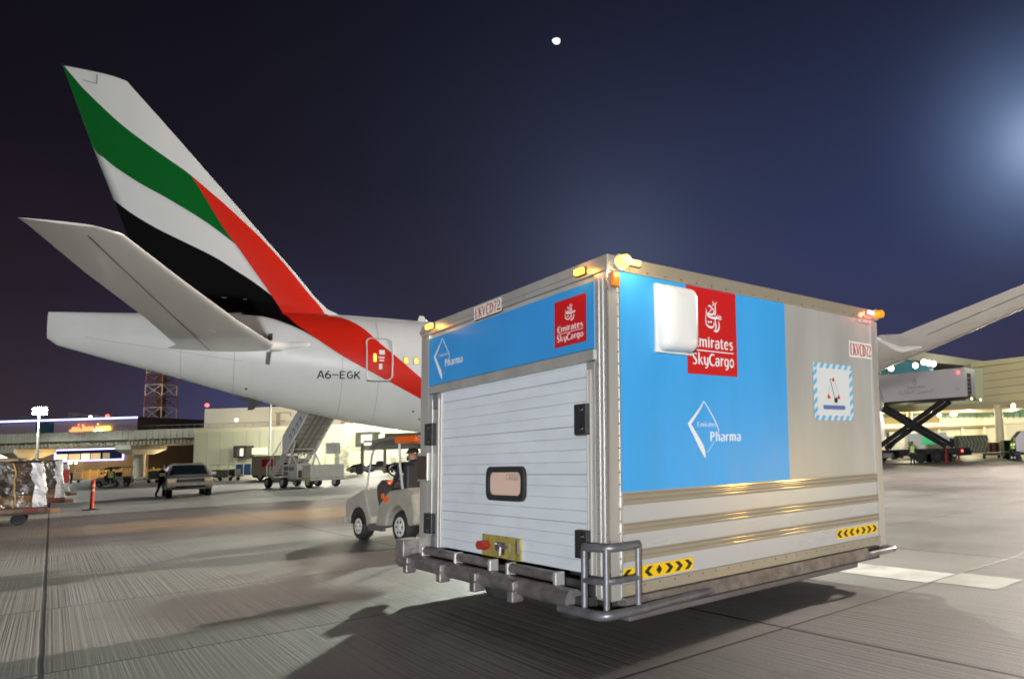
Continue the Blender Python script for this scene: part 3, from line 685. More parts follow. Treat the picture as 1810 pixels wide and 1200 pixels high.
#        f     bottom  top   half width
FUS = [(.05, 6.93, 8.02, .16), (.35, 6.66, 8.05, .24), (1.8, 6.18, 8.16, .62), (3.2, 5.76, 8.28, 1.0), (4.8, 5.24, 8.44, 1.45), (6.4, 4.70, 8.62, 1.9), (8.0, 4.20, 8.76, 2.3), (10.3, 3.62, 8.86, 2.72), (12, 3.28, 8.87, 2.92), (13.6, 3.02, 8.87, 3.03), (16, 2.80, 8.87, 3.1),
       (20, 2.72, 8.87, 3.1), (39, 2.72, 8.87, 3.1), (42, 2.75, 8.78, 3.03), (44.5, 2.95, 8.4, 2.7), (46.5, 3.3, 7.7, 2.1), (48, 3.8, 6.9, 1.35), (48.8, 4.4, 6.2, .7), (49.1, 5.2, 5.5, .1)]
def fus(f):
    b, t, w = lerp_tab(FUS, f); return (b + t) / 2, (t - b) / 2, w
def fus_y(f, z):
    c, h, w = fus(f); k = 1 - ((z - c) / h) ** 2
    return w * math.sqrt(max(k, 0))
def fus_pt(f, z, d=.012, side=-1):
    c, h, w = fus(f); y = fus_y(f, z); n = V((0, side * y / (w * w), (z - c) / (h * h)))
    n = n.normalized() if n.length > 1e-6 else V((0, side, 0)); return V((f, side * y, z)) + n * d
rows = []
fs = sorted(set([.05, .35, 1, 1.8, 2.5, 3.2, 4, 4.8, 5.6, 6.4, 7.2, 8, 9, 10.3, 11, 12, 12.8, 13.6, 14.8, 16, 18, 20, 24, 28, 32, 36, 39, 40.5, 42, 43.2, 44.5, 45.5, 46.5, 47.3, 48, 48.4, 48.8, 49.1]))
for f in fs:
    c, h, w = fus(f); rows.append([V((f, w * math.sin(2 * math.pi * j / 72), c + h * math.cos(2 * math.pi * j / 72))) for j in range(72)])
mb = MB(); g = mb.grid(rows, True); mb.bm.faces.new(g[0]); mb.bm.faces.new(g[-1]); fuse = mb.build('fuselage', M_PLANE, plane, smooth=True)
# to-surface helper: where a line of sight first meets the starboard side of the fuselage
PM = Matrix.Translation(OP) @ Matrix(((FW.x, -ST.x, 0), (FW.y, -ST.y, 0), (0, 0, 1))).to_4x4(); PMI = PM.inverted()
PC = PMI @ CAM
def on_fus(px, py):
    d = (PMI.to_3x3() @ ray(px, py)).normalized(); lo = None; t = 15.0; p = None
    while t < 70:
        q = PC + d * t; c, h, w = fus(q.x)
        if (q.y / w) ** 2 + ((q.z - c) / h) ** 2 < 1: break
        t += .15
    lo, hi = t - .15, t
    for _ in range(30):
        m_ = (lo + hi) / 2; q = PC + d * m_; c, h, w = fus(q.x)
        if (q.y / w) ** 2 + ((q.z - c) / h) ** 2 < 1: hi = m_
        else: lo = m_
    q = PC + d * hi; return q.x, q.z
# fin
FIN_LE = [(8.2, 11.6), (8.7, 10.9), (8.85, 10.15), (9.13, 9.53), (9.72, 8.98), (10.79, 8.19), (12.97, 6.43), (15.06, 4.76), (16.74, 3.41), (18.25, 2.16), (18.45, 2.0), (18.52, 1.7)]
FIN_TE = [(8.2, 3.35), (13.15, 1.75), (15.19, 1.07), (18.5, .03), (18.6, 0)]
def fin_le(z): return lerp_tab(FIN_LE, z)[0]
def fin_te(z): return lerp_tab(FIN_TE, z)[0]
def fin_half(f, z):
    le, te = fin_le(z), fin_te(z); c = max(le - te, .01); x = min(max((le - f) / c, 0), 1)
    tm = min(.42, .10 + .055 * (18.6 - z) * .9) * (1.0 if z > 9.2 else max(.45, (z - 8.2) + .0))
    return tm * max(0, 2.60 * math.sqrt(x) - 1.15 * x - 2.2 * x * x + 1.0 * x ** 3 * .75) if x < 1 else 0
rows = []; XS = [0, .004, .012, .025, .045, .07, .1, .13, .17, .26, .36, .48, .6, .72, .84, .93, 1]
for z in [8.2 + .05 * i for i in range(24)] + [9.4, 9.6, 9.72, 10.0, 10.3, 10.79, 11.5, 12.2, 12.97, 14, 15.06, 16, 16.74, 17.5, 18.0, 18.25, 18.38, 18.45, 18.52]:
    le, te = fin_le(z), fin_te(z); r_ = []
    for s, xs in ((-1, XS), (1, XS[::-1][1:-1])):
        for x in xs: f = le - (le - te) * x; r_.append(V((f, s * fin_half(f, z), z)))
    rows.append(r_)
mb = MB(); g = mb.grid(rows, True); mb.bm.faces.new(g[-1]); mb.bm.faces.new(g[0]); fin = mb.build('tail_fin', mat('fin white paint', (.72, .73, .71), .8, var=.03, vscale=.5, stretch=(1.6, 1, .35), spec=.03), plane, smooth='all')
def fin_pt(f, z, d=.015, s=-1):
    le, te = fin_le(z), fin_te(z); f = min(max(f, te), le); return V((f, s * (fin_half(f, z) + d), z))
def curve_at(pts, t):
    n = len(pts) - 1; i = min(int(t * n), n - 1); u = t * n - i
    p0, p1, p2, p3 = pts[max(i - 1, 0)], pts[i], pts[i + 1], pts[min(i + 2, n)]
    f = lambda a, b, c, d: .5 * (2 * b + (c - a) * u + (2 * a - 5 * b + 4 * c - d) * u * u + (3 * b - a - 3 * c + d) * u ** 3)
    return f(p0[0], p1[0], p2[0], p3[0]), f(p0[1], p1[1], p2[1], p3[1])
def stripe(up, lo, fn, name, m, parent, n=40, k=12, sides=(-1, 1)):
    for s in sides:
        mb = MB(); rows = []
        for i in range(n + 1):
            a = curve_at(up, i / n); b = curve_at(lo, i / n)
            rows.append([fn(a[0] + (b[0] - a[0]) * j / k, a[1] + (b[1] - a[1]) * j / k, s) for j in range(k + 1)])
        mb.grid(rows); mb.build(name, m, parent, smooth='all')
ff = lambda d: (lambda f, z, s: fin_pt(f, z, d, s))
gU2 = [(0.0, 18.6), (.4, 18.05), (.8, 17.55), (1.87, 16.44), (3.02, 15.53), (4.24, 14.65), (4.51, 14.19), (4.78, 13.69), (5.09, 13.09), (5.43, 12.46), (5.9, 11.72)]
gL2 = [(0.0, 18.6), (.36, 17.45), (.73, 16.3), (1.11, 15.14), (1.45, 14.79), (1.82, 14.46), (2.55, 13.95), (3.4, 13.47), (4.4, 12.86), (5.15, 12.33), (5.9, 11.72)]
stripe(gU2, gL2, ff(.012), 'green_stripe', M_PGREEN, fin, 72, 14)
rU = [(4.24, 14.65), (4.95, 14.02), (5.69, 13.34), (6.72, 12.32), (7.4, 11.56), (8.01, 10.79), (8.68, 9.88), (9.25, 9.15), (9.6, 8.5)]
rL = [(4.24, 14.65), (4.51, 14.19), (4.78, 13.69), (5.09, 13.09), (5.43, 12.46), (5.9, 11.72), (6.62, 10.57), (7.24, 9.57), (7.95, 8.4)]
stripe(rU, rL, ff(.018), 'red_stripe', M_PRED, fin, 72, 14)
bU = [(1.78, 13.07), (2.11, 12.77), (2.51, 12.46), (3.15, 12.05), (3.78, 11.72), (5.13, 11.04), (5.9, 10.53), (6.65, 10.01), (7.33, 9.45)]
bL = [(1.78, 13.07), (2.3, 11.4), (2.85, 9.7), (3.3, 8.4), (4.3, 8.4), (5.3, 8.4), (6.3, 8.4), (7.1, 8.4), (8.0, 8.4)]
stripe(bU, bL, ff(.012), 'black_stripe', M_PBLACK, fin, 72, 14)
mb = MB()
for s in (-1, 1):
    for p, q in (((1.08, 18.0), (1.08, 18.42)), ((1.08, 18.0), (.66, 18.05))):
        r_ = [fin_pt(p[0] + (q[0] - p[0]) * t / 4, p[1] + (q[1] - p[1]) * t / 4, .006, s) for t in range(5)]; mb.tube(r_, .018, 5)
mb.build('balance_seam', M_SEAM, fin)
# livery and details on the fuselage side
def px_stripe(up, lo, name, m, n=48, k=12, d=.014):
    U = [on_fus(*p) for p in up]; Lo = [on_fus(*p) for p in lo]
    stripe(U, Lo, lambda f, z, s: fus_pt(f, z, d, s), name, m, fuse, n, k, sides=(-1,))
px_stripe([(578, 559), (604, 562), (637, 577), (672, 607), (705, 634), (743, 667), (790, 708)], [(500, 556.5), (528, 577), (560, 599), (601.7, 627), (648, 653), (742, 704), (800, 735)], 'red_stripe', M_PRED)
px_stripe([(432, 556), (452, 555.5), (475, 555), (501, 556), (524, 574), (560, 599)], [(432, 556.5), (452, 558), (480, 563.5), (510, 574), (535, 585), (560, 599.5)], 'black_stripe', M_PBLACK, d=.018)
def crown(pa, pb, name, m, d):
    a, b = on_fus(*pa), on_fus(*pb); top = lambda f: fus(f)[0] + fus(f)[1] - .002; n = 8; fa = [a[0] + (b[0] - a[0]) * i / n for i in range(n + 1)]
    stripe([(f, top(f)) for f in fa], [(f, a[1] + (b[1] - a[1]) * i / n - .01) for i, f in enumerate(fa)], lambda f, z, s: fus_pt(f, z, d, s), name, m, fuse, 24, 6, sides=(-1, 1))
crown((500, 556.5), (580, 559.3), 'red_stripe', M_PRED, .016); crown((432, 556.2), (500, 556.5), 'black_stripe', M_PBLACK, .016)
df = [on_fus(647, 671), on_fus(692, 600)]
f0, z0 = df[0]; f1, z1 = df[1]
dr = rrect(f0, f1, z0, z1, .22)
def loop_smooth(pts, m=3):
    out = []
    for a, b in zip(pts, pts[1:] + pts[:1]):
        for j in range(m): out.append((a[0] + (b[0] - a[0]) * j / m, a[1] + (b[1] - a[1]) * j / m))
    return out
mb = MB(); mb.tube([fus_pt(f, z, .016) for f, z in loop_smooth(dr)], .035, 6, closed=True); dor = mb.build('cabin_door', mat('door outline', (.62, .63, .62), .4, .3), fuse)
def fus_rect(name, m, fa, fb, za, zb, d, parent, r=.03):
    mb = MB(); mb.face([fus_pt(f, z, d) for f, z in rrect(fa, fb, za, zb, r, 3)]); return mb.build(name, m, parent)
w_ = f1 - f0; h_ = z1 - z0
fus_rect('door_window', G_CABIN, f0 + w_ * .25, f0 + w_ * .38, z0 + h_ * .42, z0 + h_ * .62, .022, dor, .05)
for a, b, c, d in ((.48, .70, .60, .71), (.44, .68, .51, .545), (.48, .66, .44, .48), (.47, .60, .25, .38)): fus_rect('door_placard', M_WHITE, f0 + w_ * a, f0 + w_ * b, z0 + h_ * c, z0 + h_ * d, .024, dor, .01)
mb = MB(); mb.tube([fus_pt(f0 + .02 + (w_ - .1) * t / 5, z0 - .045, .02) for t in range(6)], .045, 6); mb.build('door_sill', M_SEAM, dor)
wf_, wz_ = on_fus(718, 637)
for k in range(14):
    if 5 < k < 9: continue
    f = wf_ + k * .44
    wn = fus_rect('cabin_window', mat('window surround', (.45, .45, .44), .4), f - .115, f + .115, wz_ - .19, wz_ + .19, .016, fuse, .08)
    fus_rect('window_pane', G_CABIN if k % 5 != 3 else mat('dim pane', (.3, .2, .05), .2), f - .085, f + .085, wz_ - .155, wz_ + .145, .020, wn, .06)
rf0, rz0 = on_fus(560, 668.5); rf1, rz1 = on_fus(636, 655.5)
hgt = rz1 - rz0
def regfn(x, y, d=0): return fus_pt(rf0 + x, rz0 + y, .015 + d)
letters('A6-EGK', BLOCK, regfn, 'registration', M_PBLACK, fuse, rf1 - rf0 + .05, hgt * .93)
for fa in (4.2, 6.0, 9.95, 11.4):   # skin joints
    c, h, w = fus(fa); mb = MB(); mb.tube([fus_pt(fa, c + h * math.sin(math.radians(a)), .003) for a in range(-85, 60, 5)], .010, 4); mb.build('skin_seam', mat('skin seam line', (.36, .37, .36), .5), fuse)
mb = MB(); mb.tube([fus_pt(f, fus(f)[0] - fus(f)[1] * .28, .003) for f in [1.2 + .3 * k for k in range(18)]], .010, 4); mb.build('skin_seam', mat('skin seam line', ()), fuse)
for px_, py_ in ((435, 687), (730, 727), (741, 741)): mb = MB(); f, z = on_fus(px_, py_); mb.lathe([(.05, 0), (.05, .03), (.02, .04)], fus_pt(f, z, -.01), (0, -1, -.3), 10); mb.build('drain_port', M_DARKSTEEL, fuse)
# tail skid, aerial, beacons
mb = MB(); b0 = fus(6.75)[0] - fus(6.75)[1]
mb.prism([(6.2, b0 + .12), (7.35, b0 + .0), (7.1, b0 - .12), (6.75, b0 - .48), (6.55, b0 - .5), (6.6, b0 - .2)], lambda a, b, t: (a, t, b), -.12, .12); mb.build('tail_skid', M_DARKSTEEL, plane, bevel=.02)
mb = MB(); mb.prism([(13.55, 8.8), (14.1, 8.8), (13.85, 9.2), (13.65, 9.22)], lambda a, b, t: (a, t, b), -.05, .05); mb.build('aerial', M_PLANE, plane, bevel=.02)
# flying surfaces
def surface(name, st_, m, tk, parent=plane, nose=.5):
    # st_: stations (le point, te point, relative thickness)
    rows = []
    for le, te, th in st_:
        le = V(le); te = V(te); c = (le - te).length; up = V((0, 0, 1)); r_ = []
        for s, xs in ((1, XS), (-1, XS[::-1][1:-1])):
            for x in xs:
                t_ = th * c * max(0, 1.3 * math.sqrt(x) - .575 * x - 1.1 * x * x + .375 * x ** 3) if x < 1 else .004
                r_.append(le + (te - le) * x + up * s * t_)
        rows.append(r_)
    mb = MB(); g = mb.grid(rows, True); mb.bm.faces.new(g[0]); mb.bm.faces.new(g[-1]); return mb.build(name, m, parent, smooth=True)
for s in (-1, 1):
    stb = surface('tailplane', [((7.9, s * 1.4, 6.70), (3.6, s * .8, 6.58), .12), ((7.45, s * 2.35, 6.84), (4.05, s * 1.9, 6.70), .12), ((6.1, s * 4.75, 7.38), (3.25, s * 4.6, 7.32), .11), ((4.5, s * 7.7, 8.2), (1.95, s * 7.6, 8.2), .10), ((3.07, s * 10.3, 9.0), (.95, s * 10.3, 8.97), .10), ((2.5, s * 10.66, 9.06), (.84, s * 10.76, 9.0), .05)], M_PGREY, .1)
    mb = MB()
    mb.tube([(7.25 - .02 - (i / 10) * 0 - 0 - (2.05 + (i / 10) * -.0) - (i / 10) * 2.92, s * (2.1 + i / 10 * 8.1), 6.50 + i / 10 * 2.36 - .02) for i in range(11)], .022, 5); mb.build('elevator_seam', M_SEAM, stb)
    mb = MB(); mb.tube(smoothpts([(7.2, s * 2.3, 6.83), (7.75, s * 2.12, 6.86), (8.3, s * 2.2, 6.92), (8.75, s * 2.3, 6.98)], 4), [.25, .25, .24, .24, .23, .22, .21, .20, .19, .17, .15, .11, .05], 10); mb.build('root_fairing', M_PLANE, stb, smooth=True)
    if s < 0:
        for quad in (((474, 590), (482, 590), (481, 612), (473, 612)), ((471, 622), (480, 622), (476, 645), (469, 643))):
            mb = MB(); mb.face([fus_pt(*on_fus(*q_), .03) for q_ in quad]); mb.build('seal_plate', mat('dark seal plate', (.05, .045, .04), .5), fuse)
for s in (-1, 1):
    zz = lambda y: 4.3 + .117 * (y - 3)
    tab = [(2.2, 37.2, 28.3, .13), (9, 35.0, 27.6, .11), (14.44, 33.55, 27.5, .10), (20.0, 32.2, 27.75, .09), (20.4, 32.1, 28.55, .085), (26.8, 30.35, 27.85, .075), (31, 29.2, 27.4, .06), (32.4, 28.2, 27.2, .04)]
    wg = surface('wing', [((le, s * y, zz(y)), (te, s * y, zz(y)), th) for y, le, te, th in tab], mat('wing grey paint', (.70, .71, .70), .25, .1, var=.06, vscale=.5), .1)
    for ya, yb, xo, nm in ((21, 26.5, .34, 'flap_seam'), (14.5, 30, .86, 'slat_seam')):
        mb = MB(); pts = []
        for i in range(9):
            y = ya + (yb - ya) * i / 8; le, te, th = lerp_tab(tab, y); c = le - te; x = 1 - xo if nm == 'flap_seam' else 1 - xo
            t_ = th * c * max(0, 1.3 * math.sqrt(x) - .575 * x - 1.1 * x * x + .375 * x ** 3); pts.append((le - c * x, s * y, zz(y) - t_ - .004))
        mb.tube(pts, .022, 5); mb.build(nm, M_SEAM, wg)
    for y in (9.5, 20.2):
        mb = MB(); le, te, th = lerp_tab(tab, y); mb.tube([(le - 2.0, s * y, zz(y) - .40), (le - 3.4, s * y, zz(y) - .62), (te + .2, s * y, zz(y) - .55), (te - 1.2, s * y, zz(y) - .16)], [.05, .15, .14, .03], 10); mb.build('flap_fairing', mat('wing grey paint', ()), wg, smooth=True)
    mb = MB(); mb.lathe([(1.25, 0), (1.62, .2), (1.72, .9), (1.72, 2.4), (1.55, 4.0), (1.3, 5.2), (1.28, 5.25), (.7, 5.3), (.55, 6.2), (.1, 6.9)], (37.5, s * 9.6, 2.75), (-1, 0, 0), 32); en = mb.build('engine', M_PLANE, wg, smooth=True)
    mb = MB(); mb.prism([(36.8, 4.3), (34.6, 4.9), (32.4, 4.6), (33, 3.9), (36, 3.9)], lambda a, b, t: (a, t, b), s * 9.6 - .2, s * 9.6 + .2); mb.build('pylon', M_PLANE, en, bevel=.05)
    mb = MB(); mb.tube([(29.5, s * 5.2, 4.4), (29.5, s * 5.2, .75)], .22, 10); mb.tube([(29.5, s * 5.2, 1.9), (29.6, s * 3.2, 3.4)], .12, 8); lg = mb.build('landing_gear', M_PGREY, plane)
    for dx in (-1.45, 0, 1.45):
        for dy in (-.7, .7):
            mb = MB(); mb.lathe([(.3, -.24), (.58, -.22), (.66, -.1), (.66, .1), (.58, .22), (.3, .24)], (29.5 + dx, s * 5.2 + dy, .66), (0, 1, 0), 22); mb.build('wheel', M_RUBBER, lg, smooth=True)
mb = MB(); mb.tube([(43.5, 0, 3.2), (43.5, 0, .55)], .14, 10); ng = mb.build('landing_gear', M_PGREY, plane)
for dy in (-.35, .35): mb = MB(); mb.lathe([(.25, -.18), (.48, -.16), (.54, 0), (.48, .16), (.25, .18)], (43.5, dy, .54), (0, 1, 0), 20); mb.build('wheel', M_RUBBER, ng, smooth=True)
# wing-to-body fairing
mb = MB(); mb.sphere((31.5, 0, 3.2), 1, 12, (7.5, 3.2, 1.25)); mb.build('belly_fairing', M_PLANE, plane, smooth=True)

# ================================================================ PEOPLE
def person(name_label, loc, face_dir, height=1.75, pose=None, top=M_DARKCLOTH, legs=M_NAVY, vest=None, cap=None, mask=None, hair=M_HAIR, shoes_band=False, group=None):
    root = thing('person', name_label, 'person', loc, face_dir, group); k = height / 1.75
    # joints, x forward, y left, z up
    J = dict(pel=(0, 0, .95), bel=(0, 0, 1.10), che=(0, 0, 1.33), nek=(.0, 0, 1.47), hd0=(.02, 0, 1.56), hd1=(.03, 0, 1.69),
             shl=(0, .19, 1.42), ell=(-.02, .25, 1.14), wrl=(.08, .24, .90), shr=(0, -.19, 1.42), elr=(-.02, -.25, 1.14), wrr=(.08, -.24, .90),
             hil=(0, .10, .92), knl=(.03, .11, .50), anl=(0, .11, .09), tol=(.15, .13, .04), hir=(0, -.10, .92), knr=(.03, -.11, .50), anr=(0, -.11, .09), tor=(.15, -.13, .04))
    if pose: J.update({k_: p_ for k_, p_ in pose.items() if k_ != 'look'})
    rad = dict(pel=.135, bel=.125, che=.145, nek=.062, hd0=.085, hd1=.088, shl=.078, ell=.052, wrl=.034, shr=.078, elr=.052, wrr=.034, hil=.10, knl=.066, anl=.048, tol=.040, hir=.10, knr=.066, anr=.048, tor=.040)
    E_ = [('pel', 'bel'), ('bel', 'che'), ('che', 'nek'), ('nek', 'hd0'), ('hd0', 'hd1'), ('che', 'shl'), ('shl', 'ell'), ('ell', 'wrl'), ('che', 'shr'), ('shr', 'elr'), ('elr', 'wrr'), ('pel', 'hil'), ('hil', 'knl'), ('knl', 'anl'), ('anl', 'tol'), ('pel', 'hir'), ('hir', 'knr'), ('knr', 'anr'), ('anr', 'tor')]
    bm = bmesh.new(); vs = {n: bm.verts.new(V(p) * k) for n, p in J.items()}
    rd_ = [rad[n] * k for n in J]
    for a, b in E_: bm.edges.new((vs[a], vs[b]))
    for s, e, w in ((1, 'ell', 'wrl'), (-1, 'elr', 'wrr')):     # hands: palm, four fingers, thumb
        p = V(J[w]); d = (p - V(J[e])).normalized(); sd = d.cross(V((0, 0, 1)) if abs(d.z) < .9 else V((1, 0, 0))).normalized(); up = sd.cross(d)
        pal = bm.verts.new((p + d * .075) * k); rd_.append(.034 * k); bm.edges.new((vs[w], pal))
        for i, ln in ((-1.5, .062), (-.5, .075), (.5, .07), (1.5, .055)):
            a = bm.verts.new((p + d * .11 + sd * i * .019) * k); b = bm.verts.new((p + d * (.11 + ln) + sd * i * .021 - up * .025) * k)
            rd_.extend((.010 * k, .008 * k)); bm.edges.new((pal, a)); bm.edges.new((a, b))
        t = bm.verts.new((p + d * .085 + sd * .05 * s - up * .01) * k); rd_.append(.011 * k); bm.edges.new((pal, t))
    me = bpy.data.meshes.new('skeleton'); lay = bm.verts.layers.skin.verify()
    for i, v in enumerate(bm.verts): v[lay].radius = (rd_[i], rd_[i]); v[lay].use_root = (i == 0)
    bm.to_mesh(me); bm.free()
    o = bpy.data.objects.new('skeleton', me); COL.objects.link(o); o.modifiers.new('s', 'SKIN'); sb = o.modifiers.new('d', 'SUBSURF'); sb.levels = 1; sb.render_levels = 1
    dg = bpy.context.evaluated_depsgraph_get(); dg.update(); m2 = bpy.data.meshes.new_from_object(o.evaluated_get(dg)); bpy.data.objects.remove(o)
    m2.name = 'body'
    m2.materials.clear()
    for x in (M_SKIN, top, legs, M_BLACK): m2.materials.append(x)
    hd = V(J['hd0']) * k; wl = V(J['wrl']) * k; wr = V(J['wrr']) * k; nk = V(J['nek']) * k; pz = J['pel'][2] * k
    seg = {}
    for p in m2.polygons:
        c = p.center; best = min(((c - (V(J[a]) + (V(J[b]) - V(J[a])) * t) * k).length - rad[a] * k * .4, a, b) for a, b in E_ for t in (.15, .5, .85))
        nm = best[1] + best[2]; i = 1
        if best[1] in ('hd0', 'nek'): i = 0
        elif best[1][:2] in ('hi', 'kn') or best[2] in ('hil', 'hir'): i = 2
        elif best[1][:2] == 'an': i = 3
        elif min((c - wl).length, (c - wr).length) < .045 * k or (best[2][:2] == 'wr' and min((c - wl - (wl - V(J['ell']) * k).normalized() * .1).length, (c - wr - (wr - V(J['elr']) * k).normalized() * .1).length) < .12 * k): i = 0
        p.material_index = i; p.use_smooth = True
    body = bpy.data.objects.new('body', m2); COL.objects.link(body); body.parent = root
    fdir = (V(J['hd1']) - V(J['nek'])); h1 = V(J['hd1']) * k; hc = (V(J['hd0']) * .45 + V(J['hd1']) * .55) * k
    fx = V((1, 0, 0)) if 'look' not in (pose or {}) else V(pose['look'])
    sy = V((0, 0, 1)).cross(fx)
    mb = MB()   # nose, ears, eyes, mouth
    mb.sphere(hc + fx * .092 * k - V((0, 0, .012 * k)), .018 * k, 5, (.9, .8, 1.5)); 
    for s in (-1, 1): mb.sphere(hc + sy * s * .088 * k - V((0, 0, .01 * k)), .026 * k, 5, (.8, .45, 1.2))
    mb.build('nose_and_ears', M_SKIN, body, smooth='all')
    mb = MB()
    for s in (-1, 1): mb.sphere(hc + fx * .080 * k + sy * s * .034 * k + V((0, 0, .018 * k)), .012 * k, 4)
    mb.box(-.004, .006, -.022, .022, -.004, .004, Matrix.Translation(hc + fx * .085 * k - V((0, 0, .052 * k)))); mb.build('eyes_and_mouth', M_BLACK, body)
    if hair:
        mb = MB(); rows = []
        for i in range(6):
            th = math.radians(8 + i * 17); rows.append([hc + V((0, 0, .015 * k)) + V((fx * math.cos(a) + sy * math.sin(a)) * math.sin(th)) * .098 * k * (1 if math.cos(a) < .35 or i < 4 else .9) + V((0, 0, math.cos(th) * .118 * k)) for a in [2 * math.pi * j / 16 for j in range(16)]])
        mb.grid(rows, True); mb.face(rows[0]); mb.build('hair', hair, body, smooth='all')
    if cap:
        mb = MB(); rows = []
        for i in range(5):
            th = math.radians(10 + i * 18); rows.append([hc + V((0, 0, .035 * k)) + (fx * math.cos(a) + sy * math.sin(a)) * math.sin(th) * .108 * k + V((0, 0, math.cos(th) * .105 * k)) for a in [2 * math.pi * j / 16 for j in range(16)]])
        mb.grid(rows, True); mb.face(rows[0])
        a = [hc + fx * .08 * k + sy * s * .075 * k + V((0, 0, .045 * k)) for s in (-1, 1)]; b = [hc + fx * .185 * k + sy * s * .055 * k + V((0, 0, .028 * k)) for s in (1, -1)]
        q_ = a + b; mb.hexa(q_, [p + V((0, 0, .008)) for p in q_]); mb.build('cap', cap, body, smooth=True)
    if mask:
        mb = MB(); rows = []
        for i in range(5): rows.append([hc + (fx * math.cos(a) + sy * math.sin(a)) * (.096 + .02 * math.cos(a) * math.sin(math.pi * i / 4)) * k + V((0, 0, (-.005 - .026 * i) * k)) for a in [math.radians(-75 + 15 * j) for j in range(11)]])
        mb.grid(rows); mb.build('face_mask', mask, body, smooth='all')
    if vest:
        ch = V(J['che']) * k; pe = V(J['pel']) * k
        def ringv(t, rx, ry): c = pe.lerp(ch, t); return [c + V((rx * math.cos(a), ry * math.sin(a), 0)) for a in [2 * math.pi * j / 20 for j in range(20)]]
        S = [(-.12, .165, .185), (.15, .155, .175), (.5, .150, .178), (.8, .165, .205), (1.05, .165, .225), (1.22, .13, .205), (1.34, .085, .13)]
        mb = MB(); mb.grid([ringv(t, a * k, b * k) for t, a, b in S], True); vv = mb.build('vest', vest, body, smooth='all')
        mb = MB()
        for t0, t1 in ((.12, .26), (.56, .70)):
            def rr_(t): return lerp_tab(S, t)
            mb.grid([ringv(t, rr_(t)[0] * k + .006, rr_(t)[1] * k + .006) for t in (t0, t1)], True)
        for s in (-.10, .10):
            for sx in (-1, 1): mb.grid([[pe.lerp(ch, t) + V((sx * (lerp_tab(S, t)[0] * k * .9 + .006), s * k + w, 0)) for w in (-.025, .025)] for t in (.7, .9, 1.1, 1.2)])
        mb.build('reflective_bands', M_REFL, vv, smooth='all')
    if shoes_band:
        mb = MB()
        for a_, b_ in (('knl', 'anl'), ('knr', 'anr')):
            p = V(J[a_]) * k; q_ = V(J[b_]) * k
            for t in (.45, .72): mb.tube([p.lerp(q_, t), p.lerp(q_, t + .14)], .078 * k, 12)
        mb.build('trouser_bands', M_REFL, body, smooth=True)
    return root

# ================================================================ VEHICLES
def wheel(x, y, r, w, parent, rim=None, tread=True, name='wheel'):
    mb = MB(); mb.lathe([(r * .55, -w / 2), (r * .9, -w / 2), (r, -w * .3), (r, w * .3), (r * .9, w / 2), (r * .55, w / 2)], (x, y, r), (0, 1, 0), 28); t = mb.build(name, M_RUBBER, parent, smooth=True)
    mb = MB(); mb.lathe([(r * .05, -w * .58), (r * .17, -w * .58), (r * .21, -w * .53), (r * .48, -w * .525), (r * .56, -w * .545), (r * .60, -w * .50), (r * .60, w * .50), (r * .56, w * .545), (r * .48, w * .525), (r * .21, w * .53), (r * .17, w * .58), (r * .05, w * .58)], (x, y, r), (0, 1, 0), 24)
    rm = mb.build('rim', rim or mat('grey wheel rim', (.62, .60, .56), .4, .1, var=.2, vscale=20), t, smooth=True)
    mb = MB()
    for j in range(6):
        a = 2 * math.pi * j / 6
        for s in (-1, 1): mb.lathe([(r * .075, -.003), (r * .075, .006)], (x + r * .36 * math.cos(a), y + s * w * .528, r + r * .36 * math.sin(a)), (0, s, 0), 8)
    mb.build('rim_hole', M_BLACK, rm); return t

